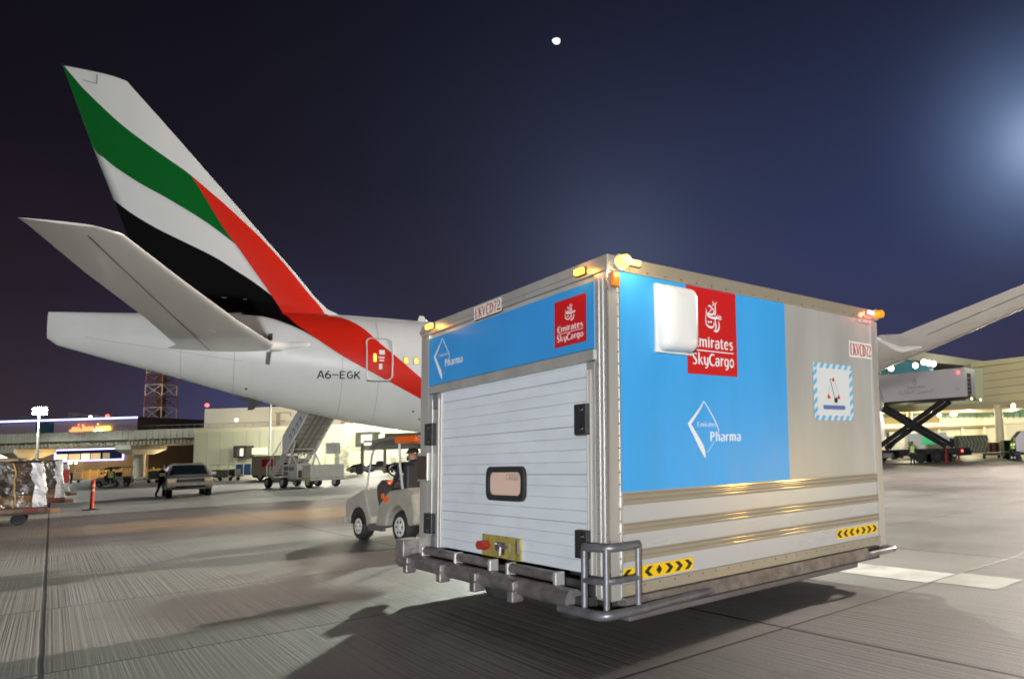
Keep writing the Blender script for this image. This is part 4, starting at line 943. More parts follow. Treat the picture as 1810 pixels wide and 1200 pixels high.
def tow_tractor(label, loc, xdir, body_m=M_CREAMPAINT, orange=True, group=None):
    t = thing('tow_tractor', label, 'tow tractor', loc, xdir, group); fn = lambda a, b, y: (a, y, b)
    WB, hw = 1.66, .66
    def archpts(cx, r, a0, a1, n=8): return [(cx + r * math.cos(math.radians(a0 + (a1 - a0) * i / n)), .26 + r * math.sin(math.radians(a0 + (a1 - a0) * i / n))) for i in range(n + 1)]
    # front body with arch, step, rear body with arch
    front = [(2.22, .34), (2.22, .70), (2.18, .76), (1.80, .87), (1.44, .97), (1.38, .94), (1.28, .72), (1.12, .38), (1.12, .30)] + [(1.26, .27)] + archpts(WB, .37, 178, 12)[0:] + [(2.05, .34)]
    mb = MB(); mb.prism(front, fn, hw - .28, hw); mb.prism(front, fn, -hw, -hw + .28); bo = mb.build('front_body', body_m, t, bevel=.03)
    mb = MB(); mb.prism([(2.23, .42), (2.23, .69), (2.19, .765), (1.80, .885), (1.42, .985), (1.34, .97), (1.38, .42)], fn, -hw + .2, hw - .2); mb.build('hood', body_m, bo, bevel=.04)
    for s in (-1, 1):
        mb = MB(); mb.box(2.12, 2.232, s * .42 - .10, s * .42 + .10, .715, .765); mb.build('headlight', mat('bright headlamp glass', (.9, .9, .85), .1), bo, bevel=.02)
    mb = MB(); mb.box(WB - .38, WB + .36, -hw + .281, hw - .281, .2, .66); mb.box(WB - .34, WB + .33, hw - .20, hw - .02, .3, .60); mb.build('wheel_well', M_BLACK, bo)
    mb = MB(); mb.box(2.18, 2.29, -hw - .02, hw + .02, .30, .44); mb.build('front_bumper', M_CREAMPAINT, t, bevel=.03)
    mb = MB(); mb.box(.8, 1.16, -hw, hw, .24, .33); mb.box(.6, 1.2, hw - .05, hw - .001, .20, .32); mb.build('floor', mat('floor steel', (.10, .09, .08), .6), t)
    rear = [(.84, .30), (.70, .68), (.42, .89), (.28, .95), (-.30, 1.0), (-.56, .90), (-.66, .55), (-.64, .36)] + archpts(0, .42, 170, 5)[0:] + [(.5, .30)]
    mb = MB(); mb.prism(rear, fn, hw - .30, hw + .04); mb.prism(rear, fn, -hw - .04, -hw + .30); rb = mb.build('rear_body', body_m, t, bevel=.04)
    mb = MB(); mb.box(-.62, .62, -hw + .29, hw - .29, .34, .90); mb.build('engine_cover', mat('dark seat base', (.05, .045, .04), .6), rb, bevel=.03)
    mb = MB(); mb.box(.48, .58, hw + .035, hw + .052, .80, .90); mb.box(.30, .50, hw + .03, hw + .046, .74, .84); mb.build('side_marker', M_ORANGE if orange else mat('dull amber lens', (.5, .2, .03), .3), rb, bevel=.01)
    mb = MB(); mb.box(.02, .50, .05, .58, .90, 1.0); mb.box(-.12, .04, .05, .58, .92, 1.42); st_ = mb.build('seat', M_BLACK, t, bevel=.03)
    mb = MB(); mb.prism([(1.36, .50), (1.36, 1.02), (1.16, 1.14), (1.02, 1.06), (1.12, .5)], fn, -.45, .45); ds = mb.build('dashboard', mat('dash plastic', (.035, .03, .028), .55), t, bevel=.02)
    mb = MB(); mb.lathe([(.04, 0), (.055, .015), (.04, .05), (.005, .06)], (1.03, .35, 1.08), (-1, .6, .3), 12); mb.build('indicator_lamp', M_ORANGE if orange else M_YELLOW, ds, smooth=True)
    mb = MB(); mb.tube([(1.06, .30, 1.0), (.80, .30, 1.27)], .025, 8); ax = V((.69, 0, -.72)).normalized(); c = V((.78, .30, 1.29)); u = V((0, 1, 0)); w = ax.cross(u)
    mb.tube([c + (u * math.cos(a) + w * math.sin(a)) * .185 for a in [2 * math.pi * j / 24 for j in range(24)]], .015, 7, closed=True)
    for a in (.5, 2.6, 4.7): mb.tube([c, c + (u * math.cos(a) + w * math.sin(a)) * .18], .012, 6)
    mb.build('steering_wheel', M_BLACK, t, smooth=True)
    # windscreen frame, roof, pillars
    for s in (-1, 1):
        mb = MB(); mb.tube(smoothpts([(1.42, s * .60, .95), (1.30, s * .60, 1.40), (1.16, s * .60, 1.74), (1.0, s * .60, 1.85), (.75, s * .6, 1.89)], 5), .022, 8); mb.tube([(-.06, s * .62, .97), (.06, s * .62, 1.4), (.10, s * .62, 1.82)], .024, 8); mb.build('roof_pillar', mat('light grey tube', (.5, .5, .48), .35, .4), t, smooth=True)
    mb = MB(); rf = [(1.16, 1.76), (1.0, 1.87), (.70, 1.93), (.1, 1.95), (-.72, 1.93), (-.74, 1.87), (.1, 1.88), (.70, 1.86), (.98, 1.80), (1.13, 1.71)]
    mb.prism(rf, fn, -.70, .70); mb.build('roof', mat('roof panel', (.16, .15, .135), .5), t, bevel=.02)
    if orange:
        mb = MB(); mb.box(-.70, .08, -.72, .72, 1.80, 1.93); mb.build('roof_light_bar', M_ORANGE, t, bevel=.03)
    mb = MB(); mb.tube([(1.34, .60, 1.30), (1.30, .74, 1.34), (1.28, .80, 1.36)], .012, 6); mb.prism(rrect(-.05, .05, -.10, .10, .03), lambda a, b, x: (x, .80 + a, 1.36 + b), 1.26, 1.30); mb.tube([(1.30, .60, 1.32), (1.24, .48, 1.42)], .012, 6); mb.prism(rrect(-.06, .06, -.06, .06, .04), lambda a, b, x: (x, .46 + a, 1.44 + b), 1.20, 1.25)
    mb.build('wing_mirror', M_BLACK, t)
    for x, r in ((WB, .255), (0, .30)):
        for s in (-1, 1): wheel(x, s * (hw - .12), r, .20, t)
    mb = MB(); mb.box(-.80, -.62, -.12, .12, .36, .50); mb.build('tow_hitch', M_DARKSTEEL, t, bevel=.01)
    return t
ht = V((-.81, .59, 0)).normalized()
TRC = V((-6.88, 12.58, 0)) - V((-ht.y, ht.x, 0)) * .54
trac = tow_tractor('cream open tow tractor with orange roof light bar beside the big dolly', TRC, ht)
# driver, seated
sit = dict(pel=(.0, 0, 1.06), bel=(-.02, 0, 1.20), che=(-.01, 0, 1.42), nek=(.02, 0, 1.56), hd0=(.05, 0, 1.63), hd1=(.06, 0, 1.745), shl=(0, .19, 1.50), ell=(.16, .25, 1.27), wrl=(.42, .15, 1.25), shr=(0, -.19, 1.50), elr=(.16, -.25, 1.27), wrr=(.42, -.15, 1.25),
           hil=(.06, .10, 1.02), knl=(.46, .13, 1.05), anl=(.60, .13, .66), tol=(.74, .13, .62), hir=(.06, -.10, 1.02), knr=(.46, -.13, 1.05), anr=(.60, -.13, .66), tor=(.74, -.13, .62))
lft = V((-ht.y, ht.x, 0))
sit = {k_: (p[0], p[1], p[2] - .02) for k_, p in sit.items()}
person('driver in dark jacket, black cap and blue face mask seated on the tow tractor', TRC + ht * .20 + lft * .30 + V((0, 0, -.085)), ht, 1.75, sit, cap=M_BLACK, mask=M_MASK, hair=None)

def pickup(label, loc, xdir):
    t = thing('pickup_truck', label, 'pickup truck', loc, xdir); hw = .92; P = M_CREAMPAINT
    Pm = mat('silver white car paint', (.62, .60, .55), .25, .1, coat=.4); fn = lambda a, b, y: (a, y, b)
    def arch(cx, n=8): return [(cx + .42 * math.cos(math.radians(180 - 180 * i / n)), .42 + .42 * math.sin(math.radians(180 - 180 * i / n))) for i in range(n + 1)]
    side = [(-1.05, .38)] + [(-1.05, .38)] * 0 + arch(0)[::1] + [(1.0, .38), (2.6, .38)] + arch(3.15) + [(3.85, .42), (4.02, .55), (4.05, .85), (3.95, 1.02), (3.0, 1.14), (1.0, 1.14), (1.0, 1.14), (-1.1, 1.12), (-1.12, .6)]
    mb = MB(); mb.prism(side, fn, -hw, hw); bo = mb.build('body', Pm, t, bevel=.05)
    rows = []
    for z, x0, x1, w in ((1.12, .15, 2.95, .90), (1.40, .30, 2.55, .82), (1.72, .55, 2.05, .70), (1.80, .75, 1.85, .60)):
        rows.append([V((x0, -w, z)), V((x1, -w, z)), V((x1, w, z)), V((x0, w, z))])
    mb = MB(); mb.grid(rows, True); mb.face(rows[-1]); cb = mb.build('cab', Pm, t, bevel=.04)
    mb = MB(); mb.face([(2.93, -.80, 1.16), (2.93, .80, 1.16), (2.14, .64, 1.68), (2.14, -.64, 1.68)]); w_ = mb.build('windscreen', M_GLASS, cb)
    w_.location = (.03, 0, .02)
    for s in (-1, 1):
        mb = MB(); mb.face([(.42, s * .885, 1.18), (2.65, s * .885, 1.18), (2.02, s * .735, 1.66), (.62, s * .735, 1.66)]); w_ = mb.build('side_window', M_GLASS, cb); w_.location = (0, s * .02, .01)
        mb = MB(); mb.prism(rrect(-.13, .13, -.09, .09, .05), lambda a, b, x: (x, s * 1.05 + a, 1.22 + b), 2.42, 2.56); mb.tube([(2.48, s * .88, 1.18), (2.48, s * .98, 1.2)], .03, 6); mb.build('wing_mirror', Pm, t, bevel=.02)
        mb = MB(); mb.prism([(3.78, .84), (4.06, .80), (4.06, .90), (3.92, 1.0), (3.72, 1.0)], fn, s * .62 - .0 if s > 0 else -.925, .925 if s > 0 else -.62); mb.build('headlight', mat('amber tinted headlamp', (.8, .62, .4), .12, emit=(1, .6, .25), estr=.12), t, bevel=.02)
        mb = MB(); mb.lathe([(.075, 0), (.075, .04)], (4.03, s * .68, .55), (1, 0, 0), 14); mb.build('fog_lamp', M_BLACK, t)
    mb = MB(); mb.box(4.02, 4.07, -.56, .56, .78, .99); gr = mb.build('grille', M_BLACK, t, bevel=.02)
    mb = MB(); mb.box(4.066, 4.085, -.54, .54, .945, .975); mb.box(4.066, 4.085, -.50, .50, .80, .82); mb.build('grille_bar', M_CHROME, gr)
    mb = MB(); mb.box(3.92, 4.10, -.93, .93, .52, .72); mb.build('front_bumper', Pm, t, bevel=.05)
    mb = MB(); mb.box(4.09, 4.115, -.6, .6, .50, .60); mb.build('bumper_intake', M_BLACK, t)
    mb = MB(); mb.box(4.101, 4.118, -.24, .24, .63, .72); mb.build('license_plate', M_WHITE, t)
    for x in (0, 3.15):
        for s in (-1, 1): wheel(x, s * .80, .36, .24, t)
    return t
fc = (ground(300, 878) + ground(368, 877)) / 2
pd = V((.70, -.71, 0)).normalized()
pickup('silver white pickup truck facing the camera beside a dark clothed person', fc - pd * 3.3, pd)
pp_ = ground(284, 878)
person('man in dark clothes holding a paper beside the parked pickup', pp_, (.85, .3, 0), 1.72, dict(knl=(.10, .11, .5), anl=(.16, .11, .09), tol=(.31, .13, .04), knr=(-.06, -.11, .5), anr=(-.20, -.11, .10), tor=(-.07, -.13, .04), ell=(.10, .25, 1.16), wrl=(.34, .18, 1.20), elr=(.10, -.25, 1.16), wrr=(.34, -.16, 1.22)), legs=M_DARKCLOTH)
hp = pp_ + V((.85, .3, 0)).normalized() * .42
mb = MB(); mb.box(-.02, .01, -.16, .16, -.02, .28); pa = mb.build('paper_sheet', M_WHITE); pa.location = hp + V((0, 0, 1.20)); pa.rotation_euler = (0, -.5, math.atan2(.3, .85)); tag(pa, 'white paper held up by the dark clothed man', 'paper')

# far tug with its attendant
tg = tow_tractor('white open tow tractor parked far off with a hi-vis worker behind it', ground(200, 860) + V((.2, .6, 0)), (-1, .06, 0), M_WHITEPAINT, False)
person('worker in lime vest and white trouser bands behind the far white tractor', ground(211, 861) + V((.3, -1.2, 0)), (-.5, .8, 0), 1.78, vest=M_HIVIS, shoes_band=True)

def flat_dolly(label, loc, xdir, L=3.2, w=1.6, group='flat baggage dollies', deck=.5):
    t = thing('flat_dolly', label, 'dolly', loc, xdir, group)
    mb = MB(); mb.box(0, L, -w / 2, w / 2, deck - .10, deck); mb.build('deck', M_STEEL, t, bevel=.01)
    mb = MB(); mb.tube([(-.05, 0, deck - .16), (-1.5, 0, .36)], .035, 8); mb.tube([(-1.45, 0, .36), (-1.6, .06, .35), (-1.68, 0, .35), (-1.6, -.06, .35), (-1.45, 0, .36)], .02, 6); mb.build('tow_bar', M_DARKSTEEL, t)
    for x in (.5, L - .5):
        for s in (-1, 1): wheel(x, s * (w / 2 - .15), .19, .14, t, rim=M_DARKSTEEL)
    for x in (.06, L - .06): mb = MB(); mb.tube([(x, -w / 2 + .05, deck), (x, -w / 2 + .05, deck + .18), (x, w / 2 - .05, deck + .18), (x, w / 2 - .05, deck)], .025, 6); mb.build('end_rail', M_STEEL, t)
    return t
flat_dolly('flat baggage dolly with its tow bar toward the far white tractor', ground(262, 853), (1, .15, 0), 2.4)
flat_dolly('empty flat baggage dolly with a white canopy standing on it', ground(374, 850), (1, .1, 0), 3.0)
def canvas_load(label, loc, xdir, L, w, h, z, m):
    t = thing('canvas_cart', label, 'luggage load', V(loc) + V((0, 0, z)), xdir)
    mb = MB(); mb.box(0, L, -w / 2, w / 2, 0, h * .86); mb.build('load', m, t, bevel=.06)
    mb = MB(); mb.prism([(-.05, h * .86), (-.05, h * .90), (L * .5, h), (L + .05, h * .90), (L + .05, h * .86)], lambda a, b, y: (a, y, b), -w / 2 - .04, w / 2 + .04); mb.build('cover', M_WHITEPAINT, t, bevel=.02); return t
canvas_load('small netted luggage load on the dolly behind the far tractor', ground(262, 853) + V((.3, .1, 0)), (1, .15, 0), 1.6, 1.3, 1.0, .505, mat('olive canvas', (.22, .22, .17), .8, var=.4, vscale=3))
t = thing('canopy_frame', 'white posts and roof of a canopy standing on the empty dolly', 'canopy', ground(374, 850) + V((.2, 0, .505)), (1, .1, 0))
for x in (.05, 2.0):
    for y in (-.6, .6): mb = MB(); mb.tube([(x, y, 0), (x, y, 1.35)], .03, 6); mb.build('post', M_WHITEPAINT, t)
mb = MB(); mb.box(-.05, 2.1, -.7, .7, 1.35, 1.42); mb.build('roof', M_WHITEPAINT, t, bevel=.02); mb = MB(); mb.box(.1, 1.3, -.5, .5, 0, .8); mb.build('crate_panel', mat('olive canvas', ()), t, bevel=.05)

# bollard
mb = MB(); bb = thing('delineator_post', 'orange delineator post with pale bands on black base', 'bollard', ground(162, 901))
mb.lathe([(.27, 0), (.27, .03), (.10, .06), (.07, .07)], (0, 0, 0), (0, 0, 1), 20); mb.build('base', M_BLACK, bb, smooth=True)
mb = MB(); mb.lathe([(.062, .06), (.055, .3), (.055, 1.08), (.07, 1.10), (.07, 1.14), (.02, 1.17)], (0, 0, 0), (0, 0, 1), 16); po = mb.build('post', mat('fluorescent orange', (.85, .09, .02), .45), bb, smooth=True)
mb = MB()
for z in (.72, .90): mb.lathe([(.059, z), (.059, z + .09)], (0, 0, 0), (0, 0, 1), 16)
mb.build('reflective_band', mat('pale band', (.75, .55, .45), .4), po)

# ================================================================ WRAPPED PALLETS, left edge
M_WRAP = None
def make_wrap():
    m = bpy.data.materials.new('crumpled plastic wrap over cartons'); m.use_nodes = True; nt = m.node_tree; N = nt.nodes; L = nt.links; b = N['Principled BSDF']
    tc = N.new('ShaderNodeTexCoord'); vo = N.new('ShaderNodeTexVoronoi'); vo.inputs['Scale'].default_value = 2.4; nz = N.new('ShaderNodeTexNoise'); nz.inputs['Scale'].default_value = 3.2; nz.inputs['Detail'].default_value = 6; nz.inputs['Distortion'].default_value = .5
    L.new(tc.outputs['Object'], nz.inputs[0])
    m0 = N.new('ShaderNodeMapping'); m0.inputs['Rotation'].default_value = (math.radians(90), 0, 0); L.new(tc.outputs['Object'], m0.inputs[0])
    bx = N.new('ShaderNodeTexBrick'); bx.inputs['Scale'].default_value = 1.0; bx.inputs['Brick Width'].default_value = .62; bx.inputs['Row Height'].default_value = .36; bx.inputs['Mortar Size'].default_value = .012; bx.inputs['Color1'].default_value = (.15, .085, .035, 1); bx.inputs['Color2'].default_value = (.045, .035, .03, 1); bx.inputs['Mortar'].default_value = (.03, .025, .02, 1); bx.offset_frequency = 3; bx.squash = 1.5; bx.squash_frequency = 2; L.new(m0.outputs[0], bx.inputs[0])
    n2 = N.new('ShaderNodeTexNoise'); n2.inputs['Scale'].default_value = 7; n2.inputs['Detail'].default_value = 8; n2.inputs['Roughness'].default_value = .65; mp = N.new('ShaderNodeMapping'); mp.inputs['Scale'].default_value = (1, 1, .45); mp.inputs['Rotation'].default_value = (.4, .5, .2); L.new(tc.outputs['Object'], mp.inputs[0]); L.new(mp.outputs[0], n2.inputs[0])
    rm = N.new('ShaderNodeMapRange'); rm.inputs[1].default_value = .54; rm.inputs[2].default_value = .72; rm.inputs[4].default_value = .55; L.new(n2.outputs[0], rm.inputs[0])
    mx = N.new('ShaderNodeMix'); mx.data_type = 'RGBA'; L.new(rm.outputs[0], mx.inputs[0]); L.new(bx.outputs[0], mx.inputs[6]); mx.inputs[7].default_value = (.58, .58, .60, 1); L.new(mx.outputs[2], b.inputs['Base Color'])  # pale streaks paint the film's white highlights into the colour
    b.inputs['Roughness'].default_value = .18; b.inputs['Coat Weight'].default_value = .8; b.inputs['Coat Roughness'].default_value = .1
    bp = N.new('ShaderNodeBump'); bp.inputs['Strength'].default_value = 1; bp.inputs['Distance'].default_value = .12; L.new(nz.outputs[0], bp.inputs['Height']); L.new(bp.outputs[0], b.inputs['Normal']); L.new(bp.outputs[0], b.inputs['Coat Normal'])
    return m
M_WRAP = make_wrap()
def wrapped_load(label, loc, w, d, h, seed):
    # x to the left-near (out of frame), y away
    t = thing('wrapped_cargo', label, 'wrapped cargo', loc, (-A_.x, -A_.y))
    mb = MB(); nx, ny, nz_ = int(w / .16), int(d / .16), int(h / .16)
    def P(x, y, z):
        q = V((x * w, -y * d, z * h)); n = noise.noise_vector(q * 1.7 + V((seed, 0, 0))) * .09 + noise.noise_vector(q * 4.5 + V((0, seed, 0))) * .06
        tp = 1 - .06 * z; c = V((w / 2, -d / 2, 0)); q2 = V((c.x + (q.x - c.x) * tp, c.y + (q.y - c.y) * tp, q.z)); return q2 + V((n.x, n.y, n.z * (z > 0)))
    R_ = lambda n: [i / n for i in range(n + 1)]
    mb.grid([[P(x, 0, z) for x in R_(nx)] for z in R_(nz_)]); mb.grid([[P(x, 1, z) for x in R_(nx)] for z in R_(nz_)]); mb.grid([[P(1, y, z) for y in R_(ny)] for z in R_(nz_)])
    mb.grid([[P(x, y, 1) for x in R_(nx)] for y in R_(ny)])
    bo = mb.build('wrapped_boxes', M_WRAP, t, smooth=False)
    mb = MB(); mb.grid([[P(0, y, z) for y in [i / (2 * ny) for i in range(2 * ny + 1)]] for z in [i / (2 * nz_) for i in range(2 * nz_ + 1)]]); mb.grid([[P(x, 0, z) + V((0, .02, 0)) for x in (0, .03, .07)] for z in R_(nz_)]); mb.build('film_glare_side', mat('film with painted glare', (.62, .63, .64), .16, var=.35, vscale=4, dirt=.8, dirtcol=(.20, .15, .08), coat=.6, bump=.8, bscale=9), bo)  # right face whitened: glare on the film painted into its colour
    mb = MB(); mb.grid([[P(x, y, 1) + V((0, 0, .02 - .16 * (y > .93))) for x in R_(nx)] for y in [ .45 + .55 * i / 8 for i in range(9)]]); mb.build('dark_tarp', M_BLACK, bo)
    mb = MB()
    for x in (.18, .42, .70): mb.tube([P(x, -.01, z / 10) + V((0, .03, 0)) for z in range(11)], .018, 5)
    mb.build('lashing_strap', mat('mustard strap', (.35, .24, .05), .6), bo); return t
def pallet_dolly(label, loc, w=3.4, d=2.2):
    t = thing('pallet_dolly', label, 'pallet dolly', loc, (-A_.x, -A_.y), 'pallet dollies at the left edge')
    mb = MB(); mb.box(-.05, w, -d, .04, .30, .50); mb.build('deck', mat('rusty brown deck', (.09, .055, .04), .6, .2, var=.3, vscale=4), t, bevel=.01)
    mb = MB(); mb.box(-.02, w, .041, .09, .36, .47); mb.build('edge_rail', mat('edge steel', (.16, .11, .08), .4, .5, var=.3, vscale=5), t, bevel=.01)
    mb = MB(); mb.box(-.3, .0, -.5, -.1, .30, .44); mb.build('corner_stop', mat('ochre corner stop', (.26, .14, .07), .5), t, bevel=.02)
    mb = MB(); mb.box(.12, .42, .092, .10, .37, .47); mb.build('red_reflector', mat('dull red panel', (.16, .012, .012), .5), t)
    for x in (.5, w - .5):
        for y in (-.3, -d + .3):
            mb = MB(); mb.lathe([(.08, -.08), (.15, -.08), (.17, 0), (.15, .08), (.08, .08)], (x, y, .17), (0, 1, 0), 18); mb.build('wheel', M_RUBBER, t, smooth=True)
    return t
c1 = ground(77, 926)
pallet_dolly('low brown pallet dolly under the plastic wrapped cargo, nearest the camera', c1)
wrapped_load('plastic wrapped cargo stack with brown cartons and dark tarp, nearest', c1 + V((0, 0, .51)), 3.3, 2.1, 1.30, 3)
c2 = at(112, 880, 27.5); c2.z = 0
pallet_dolly('pallet dolly behind the nearest cargo stack', c2)
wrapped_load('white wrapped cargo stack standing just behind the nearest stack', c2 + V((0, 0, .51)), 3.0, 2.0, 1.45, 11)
c3 = at(122, 865, 36); c3.z = 0
pallet_dolly('pallet dolly farthest back at the left edge', c3)
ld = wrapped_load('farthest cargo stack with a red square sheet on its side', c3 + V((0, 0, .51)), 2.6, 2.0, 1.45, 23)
mb = MB(); mb.box(.02, .36, .10, .12, .45, 1.15); mb.build('red_sheet', mat('red sheet', (.6, .05, .03), .5), ld)

# ================================================================ PASSENGER STAIRS
def stairs():
    bx_ = V((.87, -.5, 0)).normalized(); t = thing('passenger_stairs', 'white mobile passenger stairs raised under the tail', 'boarding stairs', ground(470, 862), bx_)
    # x: forward and up, y: to the left of travel (away from the camera), z up
    Wd = 1.7; W0 = mat('stairs white paint', (.50, .48, .43), .4, var=.08, vscale=2, dirt=.3, dirtcol=(.3, .27, .22)); M_UNDER = mat('stairs underside', (.30, .27, .23), .55, var=.15, vscale=2)
    P = lambda a, b, y: (a, y, b)
    lo = [(.0, .25), (.0, .60), (2.6, 2.75), (2.9, 2.75), (2.9, 2.4), (.45, .25)]
    mb = MB(); mb.prism(lo, P, 0, .05); mb.prism(lo, P, Wd - .05, Wd); fl = mb.build('lower_flight', W0, t, bevel=.01)
    mb = MB()
    for i in range(11): x = .3 + i * .235; z = .34 + i * .2; mb.box(x, x + .26, .05, Wd - .05, z, z + .035)
    mb.build('tread', mat('tread metal', (.62, .60, .55), .4, .3), fl)
    up = [(2.3, 2.30), (2.3, 3.55), (4.9, 5.75), (6.1, 5.75), (6.1, 5.3), (5.55, 4.95), (2.75, 2.30)]
    mb = MB(); mb.prism(up, P, -.09, -.01); uf = mb.build('side_panel', mat('stairs side panel', (.68, .67, .64), .4, var=.05, vscale=1.5), t, bevel=.01)
    mb = MB(); mb.prism(up, P, Wd + .01, Wd + .09); mb.build('side_panel', mat('stairs side panel', ()), t, bevel=.01)
    mb = MB(); mb.prism([(2.4, 2.42), (2.42, 2.28), (5.6, 4.98), (6.1, 5.28), (6.1, 5.36), (5.5, 5.1)], P, 0, Wd); us = mb.build('upper_flight', M_UNDER, t)
    mb = MB()
    for y in (.5, .85, 1.2): mb.prism([(2.42, 2.275), (2.45, 2.20), (5.62, 4.90), (5.6, 4.97)], P, y - .03, y + .03)
    for i in range(9): x = 2.6 + i * .36; mb.box(x, x + .06, .02, Wd - .02, 2.36 + i * .306 - .02, 2.36 + i * .306 + .04)
    mb.build('underside_rib', mat('dark ribs', (.17, .15, .13), .6), us)
    mb = MB()
    for q in (0, 1, 2, 3): ribbon(mb, [(3.2 + q * .42, 3.35 + q * .36, .10), (3.35 + q * .42, 3.62 + q * .36, .14), (3.5 + q * .42, 3.42 + q * .36, .12), (3.45 + q * .42, 3.25 + q * .36, .08)], lambda a, b, d=0: V((a, -.096 - d, b)), d=.0005 * q)
    mb.build('blue_marking', mat('faded blue print', (.22, .27, .48), .5), uf)
    for y in (-.02, Wd + .02):
        mb = MB(); mb.tube([(.1, y, .6), (.1, y, 1.55), (2.5, y, 3.6)], .03, 7)
        for i in range(6): x = .1 + i * .45; mb.tube([(x, y, .62 + i * .36), (x, y, 1.55 + i * .37)], .018, 6)
        mb.build('handrail', W0, t, smooth=True)
    # lifting frame and undercarriage
    mb = MB(); mb.tube([(2.5, .1, .9), (3.6, .1, 3.15)], .07, 8); mb.tube([(2.5, Wd - .1, .9), (3.6, Wd - .1, 3.15)], .07, 8); mb.tube([(4.4, .12, .9), (2.95, .12, 2.6)], .06, 8); mb.tube([(4.4, Wd - .12, .9), (2.95, Wd - .12, 2.6)], .06, 8); mb.tube([(2.95, .1, 2.62), (2.95, Wd - .1, 2.62)], .06, 8); mb.build('lift_frame', W0, t, smooth=True)
    mb = MB(); mb.box(.25, 6.3, .1, Wd - .1, .48, .70); mb.build('chassis', mat('stairs chassis', (.34, .32, .28), .5, .3), t)
    mb = MB(); mb.box(2.7, 3.5, -.18, .9, .70, 1.55); mb.box(3.5, 4.7, -.25, .6, .55, 1.62); cb = mb.build('engine_housing', W0, t, bevel=.04)
    mb = MB()
    for i in range(4):
        for k in range(2): mb.box(2.85 + i * .15, 2.93 + i * .15, -.196, -.178, .82 + k * .36, 1.08 + k * .36)
    for i in range(4): mb.box(3.7 + i * .16, 3.78 + i * .16, -.262, -.248, 1.15, 1.4)
    mb.build('vent_slots', M_BLACK, cb)
    mb = MB(); mb.box(4.75, 5.3, -.2, .5, .7, 1.15); mb.build('battery_box', mat('brown box', (.16, .10, .08), .6), t, bevel=.02)
    mb = MB(); mb.box(5.35, 6.5, -.28, Wd + .1, .62, 1.5); fr = mb.build('rear_cabinet', W0, t, bevel=.05)
    mb = MB(); mb.box(5.4, 6.52, -.30, Wd + .14, .46, .61); bp2 = mb.build('rear_bumper', W0, t, bevel=.02)
    mb = MB(); mb.box(5.5, 6.3, -.316, -.302, .48, .60); mb.build('warning_stripe', M_YELLOW, bp2)
    mb = MB(); mb.tube([(6.2, 1.5, 1.5), (6.0, 1.5, 2.3), (5.6, 1.5, 3.1)], .04, 7); mb.tube([(6.4, 1.5, 1.5), (6.2, 1.5, 2.4)], .03, 7); mb.build('control_mast', W0, t)
    mb = MB(); mb.box(5.7, 5.78, 1.0, 1.9, 2.2, 2.95); mb.build('control_panel', mat('grey control panel', (.42, .42, .40), .5), t, bevel=.02)
    for x, y in ((.45, -.05), (.45, Wd + .05), (3.0, -.25), (3.0, Wd + .2), (5.9, -.05), (5.9, Wd - .1)): wheel(x, y, .36, .24, t)
    return t
stairs()

# ================================================================ FAR LEFT: elevated road, hotel, tower, mast, hangar
M_CONC = mat('pale concrete', (.42, .40, .35), .8, var=.10, vscale=.25, dirt=.25, dirtcol=(.22, .2, .17))
M_CONCD = mat('girder concrete', (.34, .31, .25), .85, var=.12, vscale=.3, stretch=(2, 1, 1))
def far(px, py, y): return at(px, py, y)
YV = 150
er = thing('elevated_road', 'long pale concrete elevated road on round columns crossing behind the tail', 'elevated road', (0, 0, 0))
xl, xr = far(-40, 766, YV).x, far(600, 752, YV).x
zt = far(240, 760, YV).z; zm = far(240, 776, YV).z; zb = far(240, 786, YV).z
mb = MB(); mb.box(xl, xr, YV, YV + .5, zm, zt); mb.box(xl, xr, YV + 11.5, YV + 12, zm, zt)
for k in range(60): x = xl + (xr - xl) * k / 60; mb.box(x, x + .12, YV - .05, YV, zm, zt)
mb.build('parapet', M_CONC, er)
mb = MB(); mb.box(xl, xr, YV + .5, YV + 11.5, zm - .1, zm + .6); mb.build('road_deck', M_CONCD, er)
mb = MB()
for y0 in (YV + .9, YV + 5, YV + 9): mb.box(xl, xr, y0, y0 + .8, zb, zm - .1)
for k in range(90): x = xl + (xr - xl) * k / 90; mb.box(x, x + .18, YV + .75, YV + .9, zb + .1, zm - .1)
mb.build('girder', M_CONCD, er)
mb = MB(); mb.tube([(far(200, 756, YV).x, YV + .2, zt + .9), (xr, YV + .2, zt + .9)], .05, 5)
for k in range(26): x = far(200, 756, YV).x + k * 1.6; mb.tube([(x, YV + .2, zt), (x, YV + .2, zt + .9)], .04, 5)
mb.build('railing', mat('grey railing', (.3, .3, .28), .5, .4), er)
for px_ in (46, 247, 462):
    c = far(px_, 800, YV + 5); r = 1.0 if px_ != 46 else 1.1
    mb = MB(); mb.lathe([(r, 0), (r, zb - 2.2), (r + .15, zb - 2.0)], (c.x, YV + 5, 0), (0, 0, 1), 24); co = mb.build('column', M_CONC, er, smooth=True)
    mb = MB(); a = [(c.x - 1.15, YV + 2.6, zb - 2.0), (c.x + 1.15, YV + 2.6, zb - 2.0), (c.x + 1.15, YV + 7.4, zb - 2.0), (c.x - 1.15, YV + 7.4, zb - 2.0)]; b = [(c.x - 1.8, YV + .9, zb - .9), (c.x + 1.8, YV + .9, zb - .9), (c.x + 1.8, YV + 9.8, zb - .9), (c.x - 1.8, YV + 9.8, zb - .9)]
    mb.hexa(a, b); mb.hexa([p[:2] + (zb - .9,) for p in b], [p[:2] + (zb,) for p in b]); mb.build('column_head', M_CONC, co, bevel=.05)
